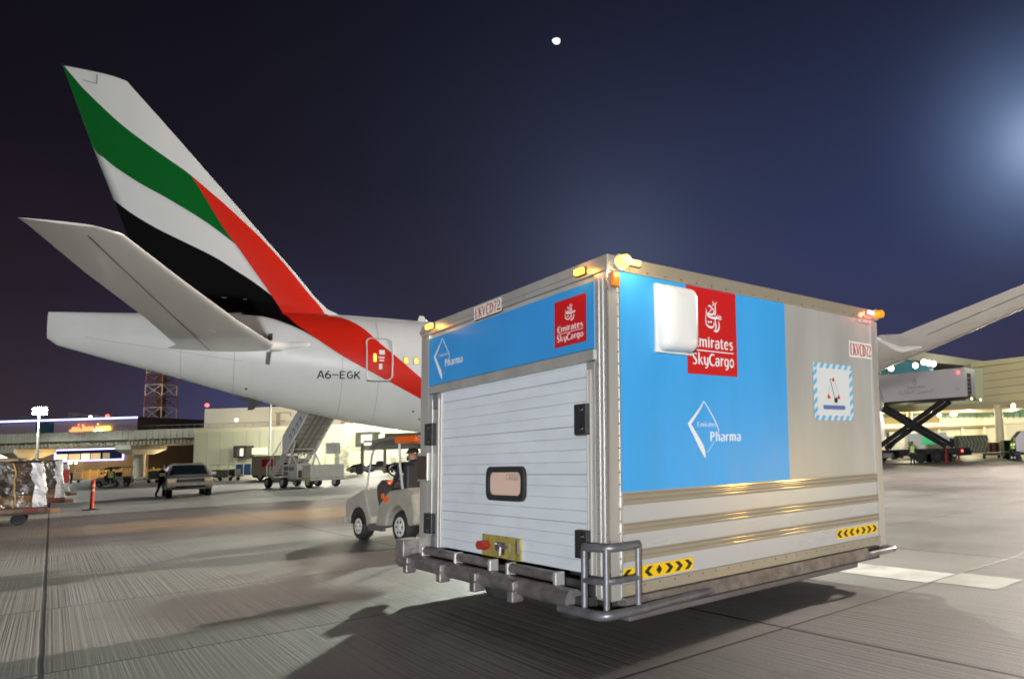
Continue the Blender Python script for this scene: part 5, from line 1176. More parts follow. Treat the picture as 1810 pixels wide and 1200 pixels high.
# hotel-like building with the blue light line
YH = 215
ht_ = thing('terminal_block', 'dark building behind the elevated road with a blue light line along its roof', 'building', (0, 0, 0))
M_DUSK = mat('purple grey cladding', (.34, .29, .31), .7, var=.08, vscale=.1)
x0, x1 = far(-30, 745, YH).x, far(243, 745, YH).x; z1 = far(120, 742, YH).z; zg = far(120, 812, YH).z
mb = MB(); mb.box(x0, x1, YH, YH + 25, 3.0, z1 - .3); mb.box(x0, x1 + 4, YH + 2, YH + 24, 0, 3.0); mb.build('wall', M_DUSK, ht_)
mb = MB(); mb.box(x0, x1 + .3, YH - .3, YH + 25.3, z1 - .3, z1 + .35); rfh = mb.build('roof', M_DUSK, ht_)
mb = MB(); mb.box(x0, x1 + .3, YH - .55, YH - .31, z1 - .12, z1 + .28); mb.build('light_strip', G_BLUELED, rfh)
for a, b, c in ((8, 30, 1.6), (120, 145, 1.3), (96, 103, 2.2)): mb = MB(); mb.box(far(a, 740, YH).x, far(b, 740, YH).x, YH + 4, YH + 10, z1 + .35, z1 + .35 + c); mb.build('roof_plant', mat('roof unit', (.22, .22, .26), .7), rfh)
mb = MB(); p = far(82, 770, YH - .8); q = far(95, 770, YH - .8); mb.box(far(70, 770, YH).x, far(94, 770, YH).x, YH - 1.2, YH - .01, 2.0, z1 - .7); mb.build('glass_bay', mat('teal glass', (.03, .10, .13), .15), ht_)
# illegible red and yellow illuminated script
random.seed(21)
def script(x0, x1, z, h, m, name):
    mb = MB(); x = x1; j = 0
    mb.tube([(x0, YH - .5, z), (x1, YH - .5, z)], h * .16, 5)
    while x > x0 + .6:
        w = random.uniform(.7, 1.3) * h * .55; k = random.choice((0, 1, 2, 1)); y = YH - .5 - .004 * (j % 4); j += 1
        if k == 0: mb.tube([(x, y, z), (x, y, z + h)], h * .13, 5)
        elif k == 1: mb.tube([V((x - w * .5 + w * .42 * math.cos(a), y, z + h * .28 + h * .28 * math.sin(a))) for a in [2 * math.pi * i / 10 for i in range(10)]], h * .12, 5, closed=True)
        else: mb.tube(smoothpts([(x, y, z + h * .5), (x - w * .4, y, z + h * .1), (x - w * .8, y, z + h * .55)], 3), h * .12, 5)
        if random.random() < .4: mb.box(x - w * .5, x - w * .3, y - .1, y + .1, z + h * .95, z + h * 1.15)
        x -= w + h * .12
    return mb.build(name, m, ht_)
zs = far(160, 759, YH).z
script(far(127, 755, YH).x, far(168, 755, YH).x, zs - .2, 1.7, glow('red sign light', (1.0, .16, .05), 4.5), 'sign_script')
script(far(172, 755, YH).x, far(197, 755, YH).x, zs - .2, 1.7, glow('yellow sign light', (1.0, .62, .08), 4.5), 'sign_script')
for px_ in (168, 178): mb = MB(); mb.sphere(far(px_, 761, YH - .6), .35, 6); mb.build('roof_lamp', glow('green white lamp', (.6, 1, .85), 4), ht_)
mb = MB(); mb.sphere(far(160, 737, YH + 1), .42, 6); mb.build('roof_lamp', G_WHITE, ht_)
mb = MB(); mb.sphere(far(190, 735, YH + 1), .5, 6); mb.build('obstruction_light', G_RED, ht_)
# lower lit frontage with the blue framed window band
fl_ = thing('lit_frontage', 'low building under the elevated road with a blue framed window band', 'building', (0, 0, 0)); YF = 185
M_TAN = mat('tan wall', (.36, .27, .16), .8, var=.12, vscale=.3)
xa, xb = far(-20, 820, YF).x, far(262, 820, YF).x; zf = far(160, 790, YF).z
mb = MB(); mb.box(xa, xb, YF, YF + 14, 0, zf); mb.build('wall', M_TAN, fl_)
wa, wb = far(100, 800, YF).x, far(219, 800, YF).x; za, zb2 = far(160, 813, YF).z, far(160, 794, YF).z
mb = MB(); mb.box(wa, wb, YF - .12, YF - .02, za, zb2); wn = mb.build('window_band', mat('dark blue glass', (.02, .03, .10), .15), fl_)
mb = MB()
for k, (a, b) in enumerate(((.01, .17), (.19, .36), (.38, .50), (.52, .66), (.70, .80))):
    mb = MB(); mb.box(wa + (wb - wa) * a, wa + (wb - wa) * b, YF - .2, YF - .121, za + .3, za + (zb2 - za) * .62); mb.build('lit_pane', glow('lit room %d' % k, ((1, .86, .45), (.95, .72, .35), (1, .9, .55), (.8, .62, .34), (.45, .38, .26))[k], (1.3, .6, 1.1, .5, .35)[k]), wn)
mb = MB()
for a, b, c, d in ((wa, wb, zb2 - .12, zb2 + .16), (wa, wb, za - .16, za + .12)): mb.box(a - .2, b + .2, YF - .35, YF - .21, c, d)
for a in (wa - .2, wb - .05): mb.box(a, a + .27, YF - .352, YF - .212, za + .121, zb2 - .121)
mb.build('light_strip', glow('violet blue strip', (.40, .40, 1.0), 5), wn)
mb = MB(); mb.box(far(-20, 800, YF).x, far(39, 800, YF).x, YF - .2, YF - .02, far(20, 809, YF).z, far(20, 800, YF).z); mb.build('lit_strip_window', glow('pale yellow strip light', (1, .95, .62), 2.2), fl_)
mb = MB(); mb.box(xa, xb, YF - .4, YF + 14, zf + .005, zf + .35); mb.build('roof', mat('roof slab', (.2, .18, .16), .8), fl_)
for px_, py_ in ((233, 797), (236, 802), (125, 818), (134, 818)): mb = MB(); mb.sphere(far(px_, py_, YF - 1.5), .28, 6); mb.build('wall_lamp', G_WARM, fl_)
# perimeter wall
fw_ = thing('perimeter_wall', 'low orange lit wall with posts in front of the left buildings', 'wall', (0, 0, 0)); YP = 165
mb = MB(); xa, xb = far(105, 830, YP).x, far(300, 830, YP).x; mb.box(xa, xb, YP, YP + .4, 0, 1.9); mb.build('panel', mat('ochre wall', (.42, .28, .13), .8, var=.15, vscale=.4), fw_)
for k in range(15): mb = MB(); x = xa + (xb - xa) * k / 14; mb.box(x - .15, x + .15, YP - .15, YP - .01, 0, 2.3); mb.build('post', M_CONC, fw_)
lamp('wall_light', (far(170, 818, YP).x, YP - 7, 3), 2200, (1.0, .66, .26), .4); lamp('wall_light', (far(330, 818, YP).x, YP - 4, 3.5), 2600, (1.0, .78, .42), .4); lamp('wall_light', (far(40, 818, YP).x, YP + 10, 3), 1800, (1.0, .8, .4), .4)
# lattice tower
YT = 235; tw = thing('lattice_tower', 'tall lattice tower with white and red bands behind the elevated road', 'tower', far(279, 830, YT)); tw.location.z = 0
M_TR = mat('tower red paint', (.30, .13, .10), .7); M_TW = mat('tower white paint', (.70, .63, .54), .7); tz = [0, 4.8, 9.6, 14.2, 18.6, 22.8, 26.8, 30.6, 34.4, 38.0]
for i, (za_, zb_) in enumerate(zip(tz, tz[1:])):
    mb = MB(); ra = 3.2 - .012 * za_; rb_ = 3.2 - .012 * zb_; cr = lambda r, j: V((r * (1, 1, -1, -1)[j % 4], r * (1, -1, -1, 1)[j % 4], 0))
    for j in range(4):
        a0, a1 = cr(ra, j) + V((0, 0, za_)), cr(rb_, j) + V((0, 0, zb_)); b0, b1 = cr(ra, j + 1) + V((0, 0, za_)), cr(rb_, j + 1) + V((0, 0, zb_))
        mb.tube([a0, a1], .20, 5); mb.tube([a0, b1], .12, 4); mb.tube([b0, a1], .12, 4); mb.tube([a1, b1], .16, 4)
    mb.build('tower_section', M_TR if (i % 2 == 1) else M_TW, tw)
mb = MB(); mb.box(-.9, .9, -.9, .9, 0, 38); mb.build('lift_core', mat('tower core', (.10, .07, .06), .8), tw)
lamp('tower_fill', (tw.location.x + 9, YT - 17, 31), 4500, (1.0, .82, .68), .5)  # unseen lamp added in mid-air to brighten the tower
lamp('terminal_block_fill', (far(60, 760, YH).x, YH - 34, 13), 7000, (.95, .85, .9), .6); lamp('terminal_block_fill', (far(200, 760, YH).x, YH - 34, 13), 6000, (.95, .85, .9), .6)  # unseen fill lamps added to lift the block's dark wall
# lit flood mast
YM = 140; ms = thing('flood_mast', 'lit floodlight mast with a glaring lamp rack at the far left', 'floodlight mast', far(64, 830, YM)); ms.location.z = 0
zt_ = far(64, 727, YM).z
mb = MB(); mb.lathe([(.24, 0), (.14, zt_)], (0, 0, 0), (0, 0, 1), 12); mb.build('mast', mat('pale mast paint', (.6, .6, .55), .5), ms, smooth=True)
mb = MB(); mb.box(-1.5, 1.5, .12, .3, zt_ - .7, zt_ + .9); rk = mb.build('lamp_rack', M_STEEL, ms)
for r_ in range(2):
    for k in range(5): mb = MB(); x = -1.2 + k * .6; z = zt_ - .35 + r_ * .75 + k * .06; mb.sphere((x, -.05, z), .27, 6, (1, .6, 1)); mb.build('lamp_head', glow('flood head', (.88, 1.0, .95), 5), rk)
lamp('flood_mast_light', (ms.location.x, YM - .9, zt_), 22000, (.9, 1.0, .92), .5)
# hangar
YG = 138; hg = thing('hangar', 'long cream white hangar with a large faded name behind the stairs', 'hangar', (0, 0, 0))
M_HAN = mat('hangar cladding', (.60, .57, .48), .6, var=.04, vscale=.15); M_HANL = mat('hangar lower wall', (.56, .58, .48), .6, var=.04, vscale=.2)
hx0, hx1 = far(362, 720, YG + 14).x, far(900, 720, YG).x; hz = far(480, 719, YG + 14).z
mb = MB(); mb.box(hx0, hx1, YG + 14, YG + 60, 0, hz); mb.build('upper_hall', M_HAN, hg)
lx0 = far(350, 800, YG + 1).x; lz = far(600, 752, YG).z
mb = MB(); mb.box(lx0, hx1, YG, YG + 14, 0, lz); lw = mb.build('front_block', M_HANL, hg)
mb = MB(); mb.box(lx0, hx1, YG - .25, YG - .01, lz - .5, lz + .2)
mb.build('fascia', mat('hangar fascia', (.66, .63, .52), .5), lw)
for k in range(24): mb = MB(); x = lx0 + (hx1 - lx0) * k / 24; mb.box(x, x + .10, YG - .05, YG - .005, 0, lz - .5); mb.build('wall_joint', mat('wall joint', (.40, .41, .34), .7), lw)
txz = far(500, 758, YG + 13.8); tx0 = far(482, 758, YG + 13.8).x; tx1 = far(700, 758, YG + 13.8).x
letters('Emirates', dict(FLARE, E=ROMAN['E']), lambda x, y, d=0: V((tx0 + x, YG + 13.9 - d * 60, lz + .25 + y)), 'faded_name', mat('faded brown lettering', (.36, .27, .20), .7), hg, tx1 - tx0, hz - lz - 1.6)
for (a, b, c, d) in ((634, 667, 764, 790), (420, 442, 788, 809)):
    xa, xb = far(a, c, YG - 1).x, far(b, c, YG - 1).x; z0_, z1_ = far(a, d, YG - 1).z, far(a, c, YG - 1).z
    mb = MB(); tt = .5; mb.box(xa, xb, YG - 2, YG - .01, z1_ - tt, z1_); mb.box(xa, xb, YG - 2, YG - .01, z0_, z0_ + tt * .7); mb.box(xa, xa + tt * 1.3, YG - 2, YG - .01, z0_ + tt * .7, z1_ - tt); mb.box(xb - tt, xb, YG - 2, YG - .01, z0_ + tt * .7, z1_ - tt); bxm = mb.build('bay_frame', mat('dark grey bay frame', (.035, .036, .035), .6), hg)
    mb = MB(); mb.box(xa + tt * 1.3, xb - tt, YG - 1.2, YG - 1.0, z0_ + tt * .7, z1_ - tt); mb.build('lit_opening', glow('lit hall window', (1, .95, .74), .85), bxm)
    mb = MB(); mb.box(xb, xb + (xb - xa) * 1.1, YG - .5, YG - .012, z0_ + .6, z1_ - .5); mb.build('window_strip', glow('lit strip window', (.74, .88, .62), .45), bxm)
for px_, py_ in ((418, 742), (612, 753), (560, 800), (700, 758)):
    mb = MB(); q = far(px_, py_, YG - .6); mb.sphere(q, .3, 6); mb.build('wall_lamp', G_WARM, hg)
mb = MB(); xa, xb = far(611, 750, YG - .3).x, far(628, 750, YG - .3).x; mb.box(xa, xb, YG - .5, YG - .26, far(620, 764, YG).z, far(620, 749, YG).z); mb.build('light_box', glow('bright light box', (1, .98, .8), 1.6), hg)
for k in range(2):
    mb = MB(); xa = far(418 + 14 * k, 825, YG).x; mb.box(xa, xa + 1.35, YG - .1, YG - .012, 0, 2.2); mb.build('blue_door', mat('blue door', (.02, .05, .14), .5), hg)
for k in range(3): mb = MB(); xa = far(690 + 16 * k, 825, YG).x; mb.box(xa, xa + 1.2, YG - .1, YG - .012, 0, 2.6); mb.build('door', mat('grey door', (.3, .28, .22), .5), hg)
# grey portrait mural on the wall, a plain stand-in of soft grey patches
xa, xb = far(592, 800, YG).x, far(617, 800, YG).x; z0_, z1_ = far(600, 826, YG).z, far(600, 789, YG).z
mb = MB(); mb.box(xa, xb, YG - .08, YG - .055, z0_, z1_); mb.build('mural', mat('grey mural', (.36, .36, .30), .7, var=.75, vscale=.9, dirt=.6, dirtcol=(.10, .10, .08)), hg)
mb = MB(); mb.sphere(far(366, 716, YG + 14), .4, 6); mb.build('obstruction_light', G_RED, hg)
for i, px_ in enumerate((400, 500, 600, 690, 760)):
    q = far(px_, 800, YG - 9); lamp('hangar_light', (q.x, YG - 14, 9.5), (3200, 5200, 8500, 11000, 11000)[i], (1.0, .95, .72), .4)
    q = far(px_, 800, YG + 9); lamp('hangar_light', (q.x, YG + 6, lz + 2.5), 900, (1.0, .86, .70), .4)
# pole and far vehicles in front of the hangar
lp_ = thing('light_pole', 'slim grey light pole standing beside the boarding stairs', 'light pole', far(475, 830, 120)); lp_.location.z = 0
mb = MB(); mb.lathe([(.14, 0), (.09, 13.5)], (0, 0, 0), (0, 0, 1), 10); mb.build('pole', mat('grey pole paint', (.36, .36, .36), .5, .3), lp_, smooth=True); mb = MB(); mb.tube([(0, 0, 13.4), (.6, -.3, 13.7), (1.3, -.6, 13.7)], .05, 6); mb.box(1.1, 1.8, -.75, -.45, 13.6, 13.75); mb.build('lamp_arm', M_STEEL, lp_)
def van(name, label, loc, xdir, L, w, h, m, stripe_m=None, cabin=True):
    t = thing(name, label, 'van' if 'van' in name else 'truck', loc, xdir); fn = lambda a, b, y: (a, y, b)
    mb = MB(); mb.box(0, L * .72 if cabin else L, -w / 2, w / 2, .55, h); bo = mb.build('box_body', m, t, bevel=.05)
    if cabin:
        mb = MB(); mb.prism([(L * .73, .5), (L, .5), (L, 1.2), (L * .93, h * .82), (L * .73, h * .85)], fn, -w / 2 + .05, w / 2 - .05); cb = mb.build('cab', M_WHITEPAINT, t, bevel=.05)
        for s in (-1, 1): mb = MB(); mb.prism([(L * .77, 1.25), (L * .95, 1.25), (L * .91, h * .75), (L * .77, h * .77)], fn, s * (w / 2 - .045), s * (w / 2 - .03)); mb.build('side_window', M_GLASS, cb)
        mb = MB(); mb.box(L * .975, L * .99, -w / 2 + .2, w / 2 - .2, 1.25, h * .72); mb.build('windscreen', M_GLASS, cb)
    if stripe_m: mb = MB(); mb.box(L * .25, L * .55, -w / 2 - .02, -w / 2 - .004, h * .55, h * .85); mb.build('side_panel', stripe_m, bo)
    mb = MB(); mb.box(.1, L - .1, -w / 2 + .1, w / 2 - .1, .35, .54); mb.build('chassis', M_DARKSTEEL, t)
    for x in (L * .2, L * .84):
        for s in (-1, 1): wheel(x, s * (w / 2 - .15), .38, .25, t)
    return t
q = ground(447, 849); van('cargo_van', 'cream box van with a red panel parked behind the boarding stairs', q + V((0, 1, 0)), (1, -.2, 0), 5.6, 2.1, 2.7, mat('tan van paint', (.46, .34, .24), .5), mat('red side panel', (.45, .02, .02), .4))
cars = [(640, 831, 'small white car parked far off before the hangar, left of the other', (.62, .62, .60)), (668, 830, 'small white car parked far off before the hangar, near the tractor roof', (.60, .60, .60))]
for i, (px_, py_, lb, cc) in enumerate(cars):
    q = far(px_, 828, 118); q.z = 0; t = thing('parked_car', lb, 'car', q, (1, .1, 0), 'white cars parked before the hangar'); fn = lambda a, b, y: (a, y, b)
    mb = MB(); mb.prism([(-2.1, .35), (2.1, .35), (2.15, .75), (1.2, .92), (.6, 1.4), (-1.0, 1.42), (-1.7, .95), (-2.15, .85)], fn, -.85, .85); bo = mb.build('body', mat('white car paint %d' % i, cc, .3, coat=.3), t, bevel=.06)
    for s in (-1, 1): mb = MB(); mb.prism([(1.0, .96), (.52, 1.34), (-.95, 1.36), (-1.4, .98)], fn, s * .852, s * .865); mb.build('side_window', M_GLASS, bo)
    for x in (-1.3, 1.3):
        for s in (-1, 1): wheel(x, s * .75, .31, .2, t)
random.seed(5)
M_LOADS = [mat('pale load', (.6, .58, .5), .7), mat('dark load', (.08, .08, .08), .7), mat('grey load', (.3, .3, .3), .6), mat('brown load', (.25, .16, .1), .7)]
for i, (px_, lb) in enumerate(((702, 'low dark equipment cart beyond the tractor windscreen'), (716, 'grey equipment cart beyond the tractor windscreen, nearer the driver'), (120, 'long low dark cart in front of the ochre wall'), (322, 'pale equipment cart behind the pickup truck'), (404, 'brown equipment cart left of the boarding stairs'))):
    q = far(px_, 832, 105); q.z = 0; t = thing('equipment_cart', lb, 'equipment cart', q, (1, 0, 0), 'equipment carts across the apron')
    mb = MB(); mb.box(-1.6, 1.6, -.7, .7, .35, .5); mb.build('deck', M_DARKSTEEL, t); mb = MB()
    for k in range(3): mb.box(-1.5 + k * 1.0, -.6 + k * 1.0, -.6, .6, .505, random.uniform(.9, 1.6))
    mb.build('load', M_LOADS[(i + 1) % 4], t, bevel=.04)
    for x in (-1.1, 1.1):
        for s in (-1, 1): wheel(x, s * .6, .2, .12, t, rim=M_DARKSTEEL)

# ================================================================ FAR RIGHT: terminal, catering truck, carts, people
YR = 100
tb = thing('terminal_building', 'warmly lit terminal building with a panelled upper gallery on a round column', 'terminal', (0, 0, 0))
M_TERM = mat('cream terminal panel', (.60, .53, .36), .55, var=.04, vscale=.3); M_TERM2 = mat('pale green panel', (.52, .56, .40), .5, var=.04, vscale=.3); M_FACW = mat('white facade', (.66, .63, .50), .6, var=.05, vscale=.3)
def rx(px, y=YR): return at(px, 720, y).x
def rz(px, py, y=YR): return at(px, py, y).z
# near gallery block (rises to the right as it comes closer)
def slab(name, m, pts_top, pts_bot, y0, y1, dep, parent=tb):
    # pixel corners of the face on a wall running from depth y0 (left) to y1 (right)
    a, b = at(*pts_top[0], y0), at(*pts_top[1], y1); c, d = at(*pts_bot[1], y1), at(*pts_bot[0], y0); n = V((0, 1, 0)) * dep
    mb = MB(); mb.hexa([d, c, c + n, d + n], [a, b, b + n, a + n]); return mb.build(name, m, parent)
gal = slab('gallery_wall', M_TERM, ((1739, 648), (1840, 634)), ((1739, 713), (1840, 704)), 90, 84, 14)
slab('gallery_roof', mat('roof edge', (.62, .57, .40), .5), ((1716, 641), (1842, 626)), ((1716, 649), (1842, 635)), 89.4, 83.4, 15)
slab('gallery_end', M_TERM2, ((1540, 664), (1738.6, 650)), ((1540, 722), (1738.6, 713)), 98, 90.2, 12)
for k in range(1, 5):
    t_ = k / 5; mb = MB(); mb.tube([at(1739, 648 + (713 - 648) * t_, 90) + V((0, -.03, 0)), at(1840, 634 + (704 - 634) * t_, 84) + V((0, -.03, 0))], .05, 4); mb.build('panel_joint', mat('panel joint', (.34, .29, .18), .7), gal)
for px_ in (1775, 1812): mb = MB(); y_ = 90 - 6 * (px_ - 1739) / 101; mb.tube([at(px_, 643, y_) + V((0, -.03, 0)), at(px_, 710, y_) + V((0, -.03, 0))], .05, 4); mb.build('panel_joint', mat('panel joint', ()), gal)
slab('soffit_beam', mat('soffit beige', (.40, .34, .22), .7), ((1540, 723), (1840, 706)), ((1540, 730), (1840, 718)), 97.5, 84.5, 13)
# far roof
slab('far_roof', mat('sloping far roof', (.60, .56, .42), .6, var=.05, vscale=.2), ((1560, 612), (1750, 640)), ((1560, 632), (1750, 650)), 128, 116, 20)
gz_ = slab('upper_glazing', mat('blue green glazing', (.05, .14, .16), .12, emit=(.10, .30, .34), estr=.28), ((1540, 630), (1650, 644)), ((1540, 668), (1650, 668)), 127, 121, 2)
for k in range(7): mb = MB(); px_ = 1556 + k * 14; mb.tube([at(px_, 628, 125), at(px_, 668, 125)], .16, 4); mb.build('mullion', mat('pale green mullion', (.45, .55, .34), .5), gz_)
for px_, py_ in ((1633, 640), (1642, 642), (1650, 643), (1575, 651), (1618, 646)): mb = MB(); mb.sphere(at(px_, py_, 118), .5, 6); mb.build('ceiling_lamp', glow('lamp white', (1, .98, .86), 9), tb)
# lower front
YW = 104
bz = slab('glazing_band', mat('green tinted glazing', (.08, .16, .11), .15, emit=(.30, .42, .24), estr=.22), ((1540, 728), (1840, 717)), ((1540, 738), (1840, 737)), YW, YW - 3, .5)
for k in range(26): mb = MB(); px_ = 1550 + k * 11; mb.tube([at(px_, 727, YW - .9 - k * .1), at(px_, 739, YW - .9 - k * .1)], .07, 4); mb.build('mullion', mat('dark mullion', (.10, .10, .08), .5), bz)
slab('white_band', M_FACW, ((1540, 738), (1840, 737)), ((1540, 750), (1840, 748)), YW - .4, YW - 3.4, 2)
slab('lower_wall', M_FACW, ((1540, 750), (1840, 748)), ((1540, 806), (1840, 800)), YW + .2, YW - 2.8, 8)
for i, (a, b, c, d) in enumerate(((1661, 680, 753, 766), (1702, 736, 750, 784), (1741, 757, 750, 784), (1776, 806, 750, 784), (1600, 640, 752, 782))):
    y_ = YW - .6 - 3 * (a - 1540) / 300; mb = MB(); p, q = at(a, c, y_), at(b, d, y_); mb.box(p.x, q.x, y_ - .05, y_ + .02, max(q.z, .02), p.z); op = mb.build('bay_opening', mat('bay interior', (.26, .20, .10), .7, emit=(.6, .45, .2), estr=.10), tb)
    mb = MB(); tt = .35; mb.box(p.x - tt, q.x + tt, y_ - .3, y_ - .06, p.z, p.z + tt); mb.box(p.x - tt, p.x, y_ - .3, y_ - .06, 0, p.z); mb.box(q.x, q.x + tt, y_ - .3, y_ - .06, 0, p.z); mb.build('bay_surround', M_FACW, op)
    if b - a > 30: mb = MB(); m_ = (p.x + q.x) / 2; mb.box(m_, q.x, y_ - .09, y_ - .051, max(q.z, .02), p.z - .4); mb.build('bay_partition', mat('pale partition', (.5, .46, .32), .7), op)
cp = at(1768, 780, 88); mb = MB(); mb.lathe([(.52, 0), (.52, rz(1768, 724, 88)), (.75, rz(1768, 716, 88))], (cp.x, 88, 0), (0, 0, 1), 24); mb.build('column', mat('warm white column', (.66, .60, .44), .5), tb, smooth=True)
cp = at(1610, 780, 96); mb = MB(); mb.lathe([(.4, 0), (.4, rz(1610, 724, 96))], (cp.x, 96, 0), (0, 0, 1), 20); mb.build('column', mat('warm white column', ()), tb, smooth=True)
for px_, py_, y_ in ((1791, 717, 84), (1683, 732, 92), (1689, 731, 92), (1660, 734, 94), (1628, 707, 92)):
    mb = MB(); mb.sphere(at(px_, py_, y_), .28, 6); mb.build('canopy_lamp', G_WARM, tb)
for px_, z_, y_, e_ in ((1570, 5.2, 97, 1200), (1640, 5.2, 96, 1200), (1710, 5.0, 95, 1200), (1790, 5.0, 94, 1200), (1850, 5.0, 92, 800), (1600, 4.0, 78, 650), (1760, 9.5, 74, 1100), (1850, 10, 70, 900)):
    q = at(px_, 720, y_); lamp('canopy_light', (q.x, y_, z_), e_, (1.0, .90, .58), .4)
q = at(1680, 640, 112); lamp('roof_light', (q.x, 112, 16.8), 380, (1.0, .92, .62), .4)
# catering truck with its raised box
cd = V((.82, -.57, 0)).normalized(); base = at(1706, 697, 58) - cd * 9.0; base.z = 0
ct = thing('catering_truck', 'catering truck with its grey box raised high on crossed scissor arms', 'catering truck', base, cd)
M_CBOX = mat('lilac grey box panel', (.62, .56, .57), .45, var=.02, vscale=.5)
zb_, zt_ = 5.35, 8.0; LB_ = 9.0; WB_ = 2.4
mb = MB(); mb.box(0, LB_, 0, WB_, zb_ + .16, zt_); cbx = mb.build('raised_box', M_CBOX, ct, bevel=.04)
mb = MB(); mb.box(-.05, LB_ + .05, -.03, WB_ + .03, zb_, zb_ + .155); mb.build('box_floor', M_DARKSTEEL, cbx)
mb = MB(); mb.box(LB_ + .001, LB_ + .06, .0, .5, zb_ + .2, zt_); mb.box(LB_ + .001, LB_ + .06, 1.55, WB_, zb_ + .2, zt_); mb.box(LB_ + .001, LB_ + .06, .5, 1.55, zt_ - .45, zt_); mb.build('rear_frame', mat('pale blue white frame', (.66, .70, .74), .4), cbx)
mb = MB(); mb.box(LB_ + .001, LB_ + .02, .5, 1.55, zb_ + .2, zt_ - .451); sh = mb.build('rear_opening', M_DARKSTEEL, cbx); mb = MB()
for k in range(5): mb.box(LB_ + .021, LB_ + .05, .52, 1.53, zb_ + .3 + k * .36, zb_ + .42 + k * .36)
mb.build('shelf_edge', mat('brown shelf', (.30, .20, .16), .5), sh)
mb = MB(); mb.box(LB_, LB_ + .5, .05, WB_ - .05, zb_ - .12, zb_ - .02); mb.tube([(LB_ + .45, .1, zb_), (LB_ + .45, .1, zb_ + .25), (LB_ + .45, WB_ - .1, zb_ + .25), (LB_ + .45, WB_ - .1, zb_)], .03, 6); mb.build('rear_platform', mat('yellow platform', (.45, .36, .12), .5), cbx)
for y in (.1, WB_ - .1): mb = MB(); mb.sphere((LB_ + .5, y, zb_ - .05), .09, 6); mb.build('platform_lamp', G_WARM, cbx)
mb = MB(); mb.sphere((LB_ - .5, -.03, zt_ - .4), .12, 6); mb.build('marker_light', G_RED, cbx)
FNB = lambda x, y, d=0: V((x, -.012 - d, y))
emblem(FNB, 'emblem', mat('faded grey print', (.30, .26, .27), .6), cbx, 4.25, 6.85, .45, .70)
letters('Emirates', FLARE, FNB, 'airline_name', mat('faded grey print', ()), cbx, 1.7, .27, 3.75, 6.52)
def text_mesh(body, size, name, m, parent, mtx, sx=1.0):
    cu = bpy.data.curves.new('lettering', 'FONT'); cu.body = body; cu.size = size; cu.align_x = 'CENTER'; o = bpy.data.objects.new('lettering', cu); COL.objects.link(o)
    dg = bpy.context.evaluated_depsgraph_get(); dg.update(); me = bpy.data.meshes.new_from_object(o.evaluated_get(dg)); bpy.data.objects.remove(o); bpy.data.curves.remove(cu)
    me.transform(mtx @ Matrix.Diagonal((sx, 1, 1, 1))); me.materials.clear(); me.materials.append(m); o = bpy.data.objects.new(name, me); COL.objects.link(o); o.parent = parent; return o
ar = '\uFE97\uFE8D\uFEAE\uFE8B\uFE8E\uFEC4\uFEDF\uFE8D \uFEE6\uFEF3\uFEEE\uFEE4\uFE98\uFEDF'
text_mesh(ar, .46, 'arabic_lettering', mat('faded grey print', ()), cbx, Matrix.Translation((4.5, -.014, 6.12)) @ Matrix.Rotation(math.radians(90), 4, 'X'), 1.25)
letters('G6E' if False else 'C66', dict(BLOCK), FNB, 'fleet_number', mat('faded grey print', ()), cbx, .34, .16, 8.15, 6.15)
for y in (.25, WB_ - .35):
    for (xa, za, xb, zb3) in ((.3, 1.35, 6.9, zb_ - .02), (.3, zb_ - .02, 6.9, 1.35)):
        mb = MB(); y2 = y + (.18 if za > 2 else 0); mb.bar((xa, y2, za), (xb, y2, zb3), .14, .42); mb.build('scissor_arm', M_BLACK, ct, bevel=.02)
mb = MB(); mb.tube([(3.6, .1, 3.35), (3.6, WB_ - .1, 3.35)], .14, 10); mb.tube([(1.2, 1.2, 1.3), (2.9, 1.2, 3.0)], .12, 8); mb.build('scissor_pivot', M_DARKSTEEL, ct)
mb = MB(); mb.box(-.5, 8.4, .2, WB_ - .2, .75, 1.2); mb.box(-.4, 3.0, .02, .2, .45, .95); mb.build('chassis', M_DARKSTEEL, ct, bevel=.02)
mb = MB(); mb.box(1.1, 2.2, -.02, .02, .5, .9); mb.build('side_locker', mat('grey locker', (.3, .28, .28), .5), ct)
for x in (4.6, 6.1, -.2):
    for y in (.25, WB_ - .25): wheel(x, y, .56, .34, ct, rim=M_DARKSTEEL)
mb = MB(); mb.prism([(-3.0, .6), (-.7, .6), (-.7, 2.4), (-2.4, 2.5), (-2.9, 1.7)], lambda a, b, y: (a, y, b), .05, WB_ - .05); cab = mb.build('cab', M_WHITEPAINT, ct, bevel=.06)
for y in (-.35, WB_ + .2):
    for x in (7.1, ): mb = MB(); mb.box(x, x + .14, y, y + .14, .08, 1.1); mb.box(x - .15, x + .3, y - .1, y + .24, 0, .08); mb.build('stabiliser_leg', mat('red stabiliser', (.5, .03, .02), .5), ct)
mb = MB(); mb.box(8.0, 8.4, -.1, WB_ + .1, .55, .95); rbb = mb.build('rear_underrun', M_DARKSTEEL, ct)
mb = MB(); mb.sphere((8.42, .15, .95), .1, 6); mb.build('tail_light', G_RED, rbb)
# people on the right
pr_ = at(1612, 790, 54.5); person('worker in lime vest and dark trousers standing beneath the raised catering box', (pr_.x, 54.5, 0), (.1, -1, 0), 1.84, vest=M_HIVIS)
pr_ = at(1790, 790, 58); person('worker in lime vest seen from behind with white trouser bands by the grey container', (pr_.x, 58, 0), (.2, 1, 0), 1.84, vest=M_HIVIS, shoes_band=True)
